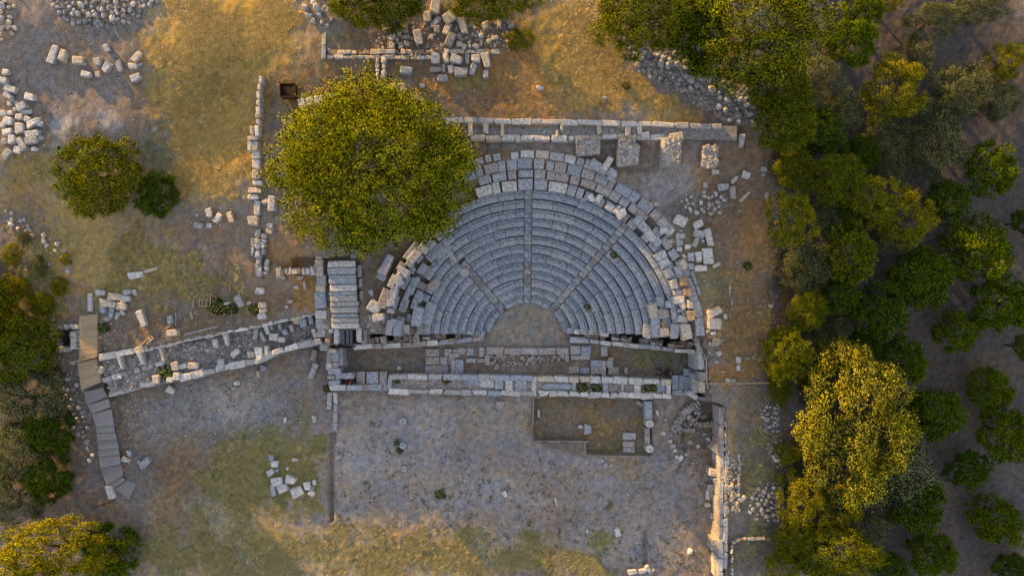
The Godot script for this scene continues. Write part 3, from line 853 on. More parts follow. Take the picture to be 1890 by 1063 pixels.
# ---------------------------------------------------------------- walls and pavings
func make_walls() -> void:
	var t: Node3D
	# upper retaining wall behind the seats
	t = thing("upper_retaining_wall", "long double stone wall with cross blocks behind the top row of seats", "wall", P(1080, 240, 5.8))
	course(t, "stone_block", [[812, 221, 6.75], [1000, 224, 6.75], [1110, 226, 6.75], [1334, 233, 6.65]], 10, 26, 46, 0.9, ["pale", "grey", "pale"])
	course(t, "stone_block", [[868, 253, 6.6], [960, 254, 6.6], [1060, 255, 6.55], [1140, 251, 6.55], [1262, 254, 6.5]], 10, 16, 34, 0.85, ["pale", "grey", "cream", "pale"], 0.06)
	for b in [[868, 238, 9, 24], [896, 233, 11, 24], [927, 238, 7, 28], [1038, 231, 7, 18], [1029, 246, 6, 12], [1106, 237, 8, 20], [1160, 243, 10, 18], [1181, 237, 9, 22], [1193, 249, 16, 10], [1250, 250, 26, 12]]:
		put(t, "cross_block", b[0], b[1], b[2], b[3], rng.randf_range(-4, 4), 0.6, 6.72, pick(["pale", "grey", "cream"]), 0.1)
	put(t, "earth_fill", 1090, 240, 540, 26, 1.2, 0.8, 6.42, MT.dark, 0.003, 0.02)
	strew("rubble_fill", [[870, 230], [1270, 238], [1270, 248], [870, 246]], 160, 0.05, 0.24, 6.4, [Color(.33, .31, .29), Color(.5, .48, .46), Color(.2, .2, .2)], t)
	# west wall of the terrace
	t = thing("terrace_wall", "broad stone terrace wall with rubble core running from boardwalk to stair block", "wall", P(390, 650, 2.6))
	course(t, "stone_block", [[180, 661, 2.55], [282, 640, 2.7], [338, 626, 2.8], [406, 612, 2.9], [480, 597, 3.05], [584, 575, 3.2]], 12, 18, 36, 1.2, ["pale", "white", "cream", "pale"], 0.07, 0.0, 0.04)
	course(t, "stone_block", [[198, 729, 1.9], [256, 713, 2.1], [330, 700, 2.3]], 9, 22, 40, 1.6, ["grey", "pale", "dark"], 0.06)
	course(t, "stone_block", [[330, 698, 2.4], [422, 677, 2.6], [470, 666, 2.75], [500, 652, 2.85], [548, 638, 2.95], [594, 629, 3.0]], 12, 17, 30, 2.0, ["pale", "white", "grey"], 0.08)
	course(t, "stone_block", [[188, 703, 2.3], [222, 692, 2.35], [270, 678, 2.35], [304, 668, 2.35]], 9, 12, 26, 0.9, ["grey", "pale", "dark"], 0.1)
	for b in [[258, 661, 30, 8, 72], [296, 652, 30, 8, 72], [220, 670, 26, 7, 70], [415, 623, 28, 10, 78], [183, 684, 14, 9, 100]]:
		put(t, "cross_block", b[0], b[1], b[2], b[3], b[4], 0.7, 2.7, pick(["pale", "cream"]), 0.1, 0.05, 0.3)
	var core := []
	for c in [[184, 668], [300, 643], [480, 602], [586, 580], [594, 626], [500, 648], [420, 674], [330, 695], [202, 726]]:
		core.append(P(c[0], c[1], 2.2))
	var cm := inst("rubble_core", prism_mesh(core, 0.2, 2.12, t.position), MT.dark, t)
	strew("rubble_fill", [[184, 668], [300, 643], [480, 602], [586, 580], [594, 626], [500, 648], [420, 674], [330, 695], [202, 726]], 1500, 0.07, 0.34, 2.12, [Color(.30, .29, .30), Color(.40, .39, .38), Color(.22, .22, .23), Color(.5, .47, .42)], t)
	# covered passage of roof slabs
	t = thing("covered_passage", "stepped roof of broad pale slabs over a passage at the end of the seats", "passage", P(634, 560, 3.0))
	var k := 0
	for b in [[629, 487, 50, 12], [629, 500, 53, 13], [631, 510, 50, 6], [631, 518, 49, 12], [632, 531, 50, 13], [632, 541, 50, 7], [633, 550, 50, 13], [635, 561, 52, 9], [635, 572, 51, 12], [636, 582, 49, 7], [636, 591, 50, 9], [637, 601, 50, 11]]:
		put(t, "roof_slab", b[0], b[1], b[2], b[3] * 0.95, -1, 0.4, 5.0 - k * 0.09 - (0.06 if b[3] < 8 else 0.0), pick(["pale", "grey", "blue", "seat2"]), 0.025)
		k += 1
	for b in [[588, 473, 13, 10], [588, 483, 15, 8], [587, 497, 18, 22], [592, 517, 19, 20], [591, 532, 18, 12], [591, 554, 20, 31], [592, 580, 22, 16], [594, 597, 24, 20], [593, 613, 16, 18], [610, 607, 9, 16]]:
		put(t, "side_pier_block", b[0], b[1], b[2], b[3], rng.randf_range(-3, 3), 1.2, 4.7 - (b[1] - 470) * 0.009, pick(["pale", "cream", "grey", "blue"]), 0.06)
	for b in [[651, 469, 9, 18], [662, 500, 7, 24], [664, 522, 7, 18], [666, 544, 8, 16], [667, 560, 7, 12], [667, 577, 7, 18], [668, 592, 7, 14]]:
		put(t, "edge_slab", b[0], b[1], b[2], b[3], 0, 0.8, 4.6 - (b[1] - 470) * 0.008, pick(["blue", "grey", "seat2"]), 0.05)
	for b in [[620, 621, 9, 29, "pale"], [662, 618, 10, 28, "pale"], [673, 620, 6, 24, "dark"]]:
		put(t, "door_jamb", b[0], b[1], b[2], b[3], 0, 3.4, 3.5, MT[b[4]], 0.03)
	for b in [[632, 621], [640, 621], [647, 621]]:
		put(t, "lintel_beam", b[0], b[1], 5, 30, 0, 0.35, 2.5 - (b[0] - 632) * 0.02, MT.blue, 0.02)
	put(t, "threshold", 642, 638, 44, 8, 0, 0.4, 2.2, MT.blue, 0.03)
	# front walls of the seating wings
	t = thing("west_wing_wall", "low stone wall closing the seating wing beside the dark western side passage", "wall", P(760, 632, 1.0))
	course(t, "stone_block", [[650, 641, 2.6], [760, 636, 2.0], [840, 630, 1.3], [888, 625, 0.7]], 9, 18, 40, 2.6, ["seat2", "blue", "pale", "pink"], 0.05)
	course(t, "coping_block", [[740, 613, 2.3], [800, 612, 1.9], [860, 612, 1.3], [895, 615, 0.7]], 10, 9, 16, 1.6, ["seat", "seat2", "seat3"], 0.04)
	for b in [[786, 624, 16, 5], [762, 627, 20, 6], [740, 630, 22, 7], [833, 628, 11, 7], [716, 633, 22, 7]]:
		put(t, "stone_block", b[0], b[1], b[2], b[3], -3, 0.8, 1.7, pick(["brown", "pink", "cream", "dark"]), 0.12)
	course(t, "core_stone", [[668, 631, 2.5], [690, 628, 2.3], [760, 623, 1.7], [840, 620, 1.0], [874, 620, 0.5]], 13, 10, 20, 2.0, ["brown", "dark", "pink"], 0.12, 0.08, 0.12)
	put(t, "end_block", 882, 622, 22, 13, -3, 0.7, 0.62, MT.seat2, 0.05)
	t = thing("east_wing_wall", "tapering stone wall closing the seating wing beside the eastern side passage", "wall", P(1170, 635, 1.0))
	course(t, "stone_block", [[1054, 626, 0.7], [1130, 634, 1.3], [1200, 641, 1.8], [1284, 650, 2.4]], 8, 18, 34, 2.5, ["seat2", "pale", "blue", "pale"], 0.06)
	course(t, "coping_block", [[1046, 611, 0.7], [1070, 612, 1.1], [1125, 617, 1.7]], 9, 10, 20, 1.6, ["seat2", "pale", "dark", "brown"], 0.05)
	course(t, "stone_block", [[1130, 624, 1.6], [1210, 634, 2.2], [1280, 641, 2.6]], 6, 10, 24, 1.2, ["pale", "brown", "dark", "grey"], 0.1, 0.25)
	course(t, "core_stone", [[1078, 619, 0.5], [1130, 624, 1.1], [1200, 631, 1.6], [1280, 638, 2.1]], 13, 9, 20, 2.0, ["brown", "dark", "grey"], 0.12, 0.08, 0.12)
	put(t, "end_block", 1066, 627, 28, 11, 2, 0.7, 0.62, MT.pale, 0.06)
	# stage wall
	t = thing("stage_wall", "long low double stone wall of the stage with weeds growing in its core", "wall", P(978, 711, 0.4))
	course(t, "stone_block", [[716, 695, 0.95], [850, 696, 0.95], [984, 698, 0.95]], 11, 20, 40, 1.05, ["seat2", "pale", "blue", "grey"], 0.04)
	course(t, "stone_block", [[990, 699, 1.0], [1110, 701, 1.0], [1240, 706, 1.0]], 11, 16, 34, 1.1, ["pale", "pale", "cream", "seat2"], 0.07)
	course(t, "stone_block", [[718, 722, 0.95], [850, 724, 0.95], [984, 727, 0.95]], 10, 18, 44, 1.05, ["pale", "grey", "blue", "white"], 0.06)
	course(t, "stone_block", [[994, 726, 1.0], [1110, 729, 1.0], [1240, 732, 1.0]], 10, 14, 27, 1.9, ["white", "pale", "pale"], 0.1)
	for b in [[719, 709, 8, 22, "seat2"], [899, 706, 26, 20, "pale"], [920, 709, 16, 20, "seat2"], [939, 711, 14, 32, "pale"], [962, 710, 22, 26, "seat2"], [876, 706, 26, 14, "blue"], [986, 713, 9, 36, "pale"], [1060, 713, 7, 18, "grey"], [1118, 716, 10, 22, "blue"], [1150, 717, 7, 20, "grey"], [1177, 717, 13, 30, "pale"], [1235, 718, 8, 20, "white"], [1215, 716, 26, 18, "blue"], [1030, 714, 60, 12, "blue"]]:
		put(t, "cross_block", b[0], b[1], b[2], b[3], rng.randf_range(-3, 3), 0.9, 0.86 if b[2] < 20 else 0.72, MT[b[4]], 0.06)
	put(t, "earth_core", 978, 711, 516, 22, 0.9, 0.7, 0.6, MT.pink, 0.003, 0.02)
	strew("rubble_fill", [[722, 702], [860, 702], [860, 717], [722, 717]], 160, 0.06, 0.2, 0.6, [Color(.4, .38, .36), Color(.3, .28, .25), Color(.5, .48, .47)], t)
	strew("rubble_fill", [[1060, 706], [1235, 712], [1235, 724], [1060, 722]], 120, 0.06, 0.2, 0.6, [Color(.4, .38, .36), Color(.3, .28, .25), Color(.5, .48, .47)], t)
	# stage floor edge and pavings
	t = thing("stage_platform", "low pinkish stone kerb of the stage in front of the orchestra", "platform", P(970, 655, 0.1))
	course(t, "kerb_slab", [[896, 648, 0.32], [1050, 648, 0.32]], 13, 26, 44, 0.6, ["pink", "pink", "grey"], 0.02)
	course(t, "kerb_slab", [[899, 655, 0.3], [899, 676, 0.3]], 10, 14, 20, 0.6, ["pink", "grey"], 0.03)
	course(t, "kerb_slab", [[1047, 655, 0.3], [1047, 668, 0.3]], 8, 12, 16, 0.6, ["pink", "grey"], 0.03)
	course(t, "kerb_slab", [[858, 666, 0.28], [896, 666, 0.28]], 9, 18, 22, 0.5, ["pink", "grey"], 0.03)
	strew("rubble_fill", [[905, 655], [1040, 655], [1040, 664], [975, 672], [905, 680]], 110, 0.12, 0.4, 0.1, [Color(.45, .42, .40), Color(.36, .33, .31)], t)
	t = thing("stage_paving", "grey stone paving slabs between the western side passage and the stage", "paving", P(825, 668, 0.0))
	for j in 3:
		var xs := [792, 804, 819, 834] if j < 2 else [791, 805, 820]
		for i in xs.size():
			put(t, "paving_slab", xs[i] + (8 if j == 0 and i > 1 else 0), 651 + j * 15, 13.5, 14, 0, 0.3, 0.02 + rng.randf_range(-0.015, 0.015) + 0.06, pick(["pink", "seat", "grey"]), 0.02, 0.03)
	for b in [[852, 648, 15, 13, "pink", 0], [868, 649, 14, 14, "seat", 0], [889, 650, 10, 18, "grey", 0], [836, 678, 9, 26, "grey", .1], [848, 677, 15, 27, "blue", .12], [833, 657, 8, 8, "grey", .1], [842, 656, 8, 8, "grey", .1], [805, 682, 26, 14, "pink", 0], [791, 682, 12, 14, "seat", 0]]:
		put(t, "paving_slab", b[0], b[1], b[2], b[3], 0, 0.4, 0.1 + b[5], MT[b[4]], 0.03, 0.03)
	t = thing("side_steps", "grey paving slabs stepping down east of the stage kerb", "paving", P(1100, 668, 0.0))
	for b in [[1062, 646, 20, 16, .1], [1082, 648, 18, 20, .1], [1116, 648, 12, 19, .16], [1072, 660, 36, 8, .12], [1088, 676, 0, 0, 0], [1101, 671, 22, 12, .2], [1102, 684, 22, 14, .2], [1115, 680, 7, 28, .3], [1126, 672, 14, 14, .18], [1133, 685, 20, 14, .12], [1128, 664, 10, 8, .1], [1156, 684, 6, 13, .15], [1060, 683, 20, 13, .06], [1080, 684, 18, 12, .08]]:
		if b[2] > 0:
			put(t, "paving_slab", b[0], b[1], b[2], b[3], 0, 0.5, b[4], pick(["grey", "pink", "seat"]), 0.03, 0.03)
	t = thing("west_gate_paving", "smooth pale slabs flooring the western doorway through the stage wall", "paving", P(686, 705, 0.1))
	for b in [[665, 698, 16, 24, "pink"], [687, 697, 22, 22, "blue"], [707, 698, 14, 24, "pink"], [677, 715, 14, 12, "pink"], [693, 715, 26, 12, "blue"], [711, 715, 8, 12, "grey"]]:
		put(t, "paving_slab", b[0], b[1], b[2], b[3], 0, 0.6, 0.28, MT[b[4]], 0.02, 0.03)
	t = thing("east_gate_paving", "smooth bluish slabs flooring the eastern doorway through the stage wall", "paving", P(1258, 710, 0.1))
	for b in [[1247, 706, 12, 26, "blue"], [1259, 706, 11, 26, "seat3"], [1269, 708, 9, 26, "seat"], [1251, 725, 20, 10, "blue"], [1267, 726, 11, 10, "seat"], [1274, 687, 22, 13, "blue"]]:
		put(t, "paving_slab", b[0], b[1], b[2], b[3], 0, 0.6, 0.3, MT[b[4]], 0.02, 0.03)
	# stub walls either side of the stage
	t = thing("west_parapet", "short pale stone parapet west of the dark side passage", "wall", P(616, 680, 0.6))
	for b in [[606, 658, 10, 24, 1.5, "pink"], [618, 656, 14, 22, 1.5, "blue"], [628, 658, 8, 32, 1.3, "blue"], [606, 676, 10, 12, 1.4, "pale"], [618, 674, 12, 12, 1.35, "pink"], [616, 685, 22, 12, 1.4, "blue"], [610, 696, 14, 8, 1.1, "pink"], [623, 695, 9, 10, 1.1, "blue"], [639, 694, 25, 11, 0.9, "seat2"], [616, 707, 20, 10, 1.1, "blue"], [622, 716, 30, 10, 1.1, "pale"], [653, 716, 30, 11, 1.0, "seat2"], [598, 640, 18, 14, 2.0, "grey"], [612, 647, 14, 8, 2.0, "cream"]]:
		put(t, "stone_block", b[0], b[1], b[2], b[3], rng.randf_range(-2, 2), b[4] + 0.4, b[4], MT[b[5]], 0.05)
	t = thing("court_side_wall", "narrow line of low pale blocks along the west side of the court", "wall", P(614, 760, 0.1))
	course(t, "stone_block", [[608, 724, 0.35], [607, 756, 0.35]], 8, 28, 34, 0.5, ["pale", "grey"])
	course(t, "stone_block", [[617, 724, 0.32], [618, 760, 0.32], [617, 794, 0.25]], 9, 14, 36, 0.5, ["seat2", "pale", "grey"])
	t = thing("east_parapet", "pale stone parapet along the east end of the side passage", "wall", P(1298, 690, 1.5))
	for b in [[1293, 632, 9, 16, 3.2, "white"], [1294, 652, 9, 26, 3.0, "pale"], [1304, 658, 9, 10, 3.1, "cream"], [1296, 672, 10, 22, 2.9, "pale"], [1286, 665, 7, 32, 2.2, "blue"], [1300, 695, 13, 16, 2.7, "grey"], [1284, 706, 9, 36, 1.6, "seat2"], [1297, 715, 12, 22, 2.8, "cream"], [1280, 730, 22, 9, 1.2, "pale"], [1313, 714, 16, 8, 2.6, "pale"], [1326, 712, 18, 5, 2.6, "grey"], [1330, 730, 12, 20, 2.2, "pale"], [1342, 730, 10, 22, 2.2, "blue"], [1356, 730, 17, 22, 2.2, "seat2"], [1305, 736, 26, 6, 1.4, "seat2"], [1338, 745, 16, 7, 1.3, "seat2"], [1366, 743, 8, 8, 2.3, "pale"]]:
		put(t, "stone_block", b[0], b[1], b[2], b[3], (35.0 if b[0] == 1280 else rng.randf_range(-2, 2)), 2.2, b[4], MT[b[5]], 0.05)
	# long boundary wall of the court
	t = thing("court_boundary_wall", "long straight wall with smooth coping along the east side of the court", "wall", P(1334, 900, 1.0))
	course(t, "coping_slab", [[1333, 750, 2.0], [1333, 860, 2.0], [1332, 950, 2.0], [1331, 1075, 2.0]], 9, 18, 40, 2.1, ["pale", "cream", "pink", "grey"], 0.035, 0.0, 0.05, 0.1)
	course(t, "stone_block", [[1345, 776, 2.1], [1344, 840, 2.1], [1341, 930, 2.05], [1340, 1075, 2.0]], 8, 14, 30, 0.9, ["pale", "cream", "grey"], 0.1, 0.15)
	course(t, "stone_block", [[1366, 780, 2.15], [1366, 860, 2.1], [1362, 945, 2.0]], 6, 6, 12, 0.7, ["pale", "cream", "white"], 0.12, 0.15)
	for b in [[1328, 832, 24, 16, 40, "cream"], [1322, 874, 24, 14, 10, "cream"], [1329, 886, 20, 10, -20, "blue"], [1322, 1002, 18, 12, 0, "cream"], [1322, 1012, 18, 8, 0, "cream"]]:
		put(t, "buttress_block", b[0], b[1], b[2], b[3], b[4], 1.3, 1.3, MT[b[5]], 0.06)
	strew("rubble_fill", [[1338, 752], [1362, 760], [1366, 950], [1340, 950]], 420, 0.08, 0.34, 2.05, [Color(.5, .45, .38), Color(.6, .56, .5), Color(.36, .32, .28), Color(.55, .48, .38)], t)
	t = thing("corner_foundation", "thin L-shaped line of small stones beside the lower boundary wall", "foundation", P(1380, 1010, 1.6))
	course(t, "stone_block", [[1352, 1004, 1.95], [1366, 996, 1.95], [1415, 995, 1.9]], 5, 5, 11, 0.4, ["cream", "pale", "brown"], 0.12)
	course(t, "stone_block", [[1352, 1006, 1.95], [1353, 1070, 1.85]], 5, 6, 12, 0.4, ["cream", "pale", "brown"], 0.12)
	# walls inside the court
	t = thing("pit_cross_wall", "narrow grey slab wall crossing the sunken pit", "wall", P(1198, 785, -0.4))
	course(t, "wall_slab", [[1198, 740, 0.25], [1198, 776, 0.2]], 14, 30, 40, 1.5, ["seat2", "blue"], 0.02)
	course(t, "wall_slab", [[1196, 790, 0.1], [1196, 828, 0.05]], 10, 12, 20, 1.4, ["grey", "pink"], 0.05)
	t = thing("rubble_wall", "collapsed curved rubble wall behind the pit", "wall", P(1260, 775, 0.2))
	course(t, "wall_stone", [[1292, 742, 0.5], [1272, 756, 0.45], [1254, 775, 0.35], [1242, 800, 0.25]], 13, 4, 9, 0.6, ["dark", "grey", "pink"], 0.12)
	course(t, "wall_stone", [[1270, 768, 0.4], [1288, 784, 0.4], [1326, 784, 0.5]], 10, 6, 14, 0.7, ["pink", "dark", "brown"], 0.1)
	course(t, "wall_stone", [[1252, 792, 0.25], [1284, 796, 0.25]], 8, 4, 8, 0.5, ["dark", "grey"], 0.1)
	strew("rubble_fill", [[1250, 760], [1290, 745], [1295, 765], [1262, 800], [1240, 805]], 160, 0.08, 0.24, 0.3, [Color(.3, .29, .3), Color(.4, .38, .37)], t)
	# foundations on the upper terrace
	t = thing("upper_foundation", "L-shaped foundation wall of small stones above the big round tree", "foundation", P(690, 100, 6.8))
	course(t, "stone_block", [[598, 60, 7.15], [596, 108, 7.15]], 8, 20, 26, 0.7, ["blue", "grey"], 0.04)
	course(t, "stone_block", [[602, 105, 7.1], [800, 105, 7.05]], 7, 8, 18, 0.6, ["grey", "pale", "cream"], 0.1)
	course(t, "stone_block", [[604, 96, 7.1], [700, 95, 7.1], [930, 94, 7.05]], 8, 8, 20, 0.5, ["cream", "grey", "brown", "pale"], 0.1, 0.2)
	course(t, "stone_block", [[696, 105, 7.15], [695, 172, 7.05]], 6, 6, 12, 0.7, ["cream", "pale", "grey"], 0.1)
	course(t, "stone_block", [[707, 105, 7.15], [707, 172, 7.05]], 8, 8, 20, 0.7, ["pale", "grey"], 0.08)
	strew("rubble_fill", [[604, 92], [800, 92], [800, 106], [604, 106]], 160, 0.06, 0.26, 6.95, [Color(.45, .40, .34), Color(.35, .31, .27), Color(.55, .5, .44)], t)
	t = thing("slab_footing", "pale stone slabs showing at the upper left edge of the big round tree", "foundation", P(575, 188, 6.6))
	course(t, "stone_block", [[549, 190, 6.9], [620, 180, 6.9]], 16, 13, 18, 0.5, ["white", "pale", "cream"], 0.06)
	# north-south line of blocks west of the big tree
	t = thing("terrace_edge_wall", "line of pale blocks with gaps running down the terrace left of the big tree", "wall", P(470, 300, 5.6))
	for b in [[480, 146, 6, 14], [477, 160, 6, 12], [476, 175, 7, 16], [475, 189, 7, 11], [475, 202, 8, 10], [475, 212, 9, 9], [475, 224, 7, 10], [473, 241, 8, 18], [464, 240, 7, 16], [465, 254, 17, 8], [460, 269, 9, 18], [470, 269, 10, 18], [471, 285, 14, 13], [471, 302, 14, 17], [471, 321, 13, 17], [474, 337, 16, 8], [469, 351, 24, 10], [466, 363, 20, 9], [473, 383, 10, 26], [466, 407, 20, 16]]:
		put(t, "stone_block", b[0], b[1], b[2], b[3], rng.randf_range(-4, 4), 0.75, 6.9 - (b[1] - 140) * 0.0055 + 0.1, pick(["pale", "cream", "pale", "white"]), 0.08)
	course(t, "stone_block", [[476, 424, 5.35], [474, 460, 5.0], [477, 508, 4.6]], 10, 10, 18, 0.6, ["grey", "blue", "pale"], 0.12)
	course(t, "stone_block", [[486, 430, 5.3], [484, 470, 4.95]], 8, 6, 11, 0.6, ["cream", "pale", "grey"], 0.12)
	course(t, "stone_block", [[466, 440, 5.1], [466, 480, 4.75]], 6, 8, 16, 0.5, ["blue", "grey"], 0.12, 0.2)
	course(t, "stone_block", [[492, 478, 4.9], [488, 506, 4.6]], 7, 10, 16, 0.5, ["pale", "grey"], 0.1)
	course(t, "stone_block", [[477, 532, 4.1], [482, 556, 3.8], [484, 590, 3.4]], 15, 9, 14, 0.5, ["pink", "pale", "cream"], 0.1, 0.1)
	t = thing("cross_footing", "short row of cream stones left of the stepped slab roof", "foundation", P(545, 500, 4.2))
	course(t, "stone_block", [[508, 500, 4.75], [580, 500, 4.75]], 13, 6, 11, 0.5, ["cream", "brown", "cream", "pale"], 0.12)
	t = thing("angle_block", "big pale L-shaped block left of the big tree", "block", P(497, 376, 5.3))
	put(t, "upright_slab", 500, 375, 13, 27, 5, 0.7, 6.0, MT.pale, 0.05)
	put(t, "side_slab", 488, 372, 13, 8, -25, 0.5, 5.8, MT.cream, 0.08)
	t = thing("rubble_footing", "ragged line of cream stones under the lower edge of the big tree", "foundation", P(592, 455, 5.0))
	course(t, "stone_block", [[584, 430, 5.5], [588, 468, 5.0]], 6, 6, 11, 0.5, ["cream", "pale"], 0.12)
	course(t, "stone_block", [[498, 412, 5.6], [496, 432, 5.4]], 13, 6, 10, 0.5, ["cream", "pale", "grey"], 0.12)
	strew("rubble_fill", [[586, 430], [606, 445], [606, 475], [588, 475]], 60, 0.1, 0.35, 5.0, [Color(.6, .5, .36), Color(.5, .43, .33)], t)
	# line of stones on the east bank
	t = thing("east_bank_wall", "thin line of pale stones on the bank right of the seats", "wall", P(1349, 580, 4.2))
	for b in [[1346, 538, 7, 24], [1348, 558, 10, 15], [1349, 573, 8, 9], [1351, 590, 11, 20], [1351, 606, 10, 12], [1349, 618, 8, 12]]:
		put(t, "stone_block", b[0], b[1], b[2], b[3], rng.randf_range(-5, 5), 0.5, 4.75 - (b[1] - 538) * 0.006, pick(["pale", "grey"]), 0.1)
	# rubble piers behind the top row
	var n := 0
	var tonesr := [Color(.42, .40, .38), Color(.52, .50, .48), Color(.33, .32, .32), Color(.48, .43, .37)]
	for b in [[1086, 268, 42, 34, 0, 7.0, "squat rubble pier below the upper wall, nearest the middle"], [1160, 281, 40, 52, 4, 7.0, "leaning rubble pier with tapered end below the upper wall"], [1242, 280, 34, 52, 0, 7.3, "tall square rubble pier below the upper wall"], [1312, 288, 30, 44, 6, 6.4, "low crumbling rubble pier at the right end of the upper wall"]]:
		t = thing("rubble_pier", b[6], "pier", P(b[0], b[1], 5.6), "rubble piers of the upper wall")
		put(t, "core", b[0], b[1], b[2], b[3], b[4], b[5] - 5.2, b[5], MT.grey, 0.05, 0.12, 0.1 if n != 1 else 0.25)
		var x0: float = b[0] - b[2] * 0.46
		var x1: float = b[0] + b[2] * 0.46
		strew("facing_stones", [[x0, b[1] - b[3] * .46], [x1, b[1] - b[3] * .46], [x1, b[1] + b[3] * .46], [x0, b[1] + b[3] * .46]], 130, 0.08, 0.3, b[5] - 0.02, tonesr, t)
		n += 1
	# square stone well by the boardwalk
	t = thing("stone_well", "square open stone well beside the wooden boardwalk", "well", P(116, 628, 2.0))
	course(t, "rim_stone", [[90, 604, 2.45], [143, 603, 2.45]], 9, 9, 14, 1.0, ["grey", "pale", "dark"], 0.12)
	course(t, "rim_stone", [[94, 612, 2.4], [95, 650, 2.35]], 10, 8, 13, 1.0, ["grey", "dark", "pale"], 0.12)
	course(t, "rim_stone", [[133, 612, 2.4], [132, 644, 2.4]], 9, 8, 12, 1.0, ["pale", "grey"], 0.12)
	course(t, "rim_stone", [[141, 610, 2.35], [139, 646, 2.3]], 7, 7, 10, 0.8, ["grey", "blue", "pale"], 0.12)
	course(t, "rim_stone", [[101, 645, 2.4], [130, 645, 2.4]], 9, 9, 15, 1.0, ["cream", "grey", "pink"], 0.12)
	for s in [[[99, 612], [99, 642]], [[129, 612], [129, 642]], [[101, 608], [128, 608]], [[101, 641], [128, 641]]]:
		course(t, "shaft_stone", [[s[0][0], s[0][1], 1.5], [s[1][0], s[1][1], 1.5]], 6, 7, 11, 1.2, ["dark", "brown", "grey"], 0.08)
	# earth faces of the sunken pit
	t = thing("pit_bank", "cut earth sides of the sunken pit behind the stage wall", "bank", P(1090, 790, -0.5))
	t.set_meta("kind", "structure")
	var e := [[986, 733], [984, 814], [1082, 814], [1082, 840], [1206, 842]]
	for i in 4:
		var a := P(e[i][0], e[i][1], 0.02)
		var b := P(e[i + 1][0], e[i + 1][1], 0.02)
		var d := (b - a).normalized()
		var side := Vector3(-d.z, 0, d.x) * 0.14
		var lap := d * (0.2 if i < 3 else 0.0)
		inst("earth_face", prism_mesh([a, b + lap, b + lap + side * 1.0, a + side * 1.0], -1.3, -0.02 + 0.004 * i, t.position), MT.earth, t)

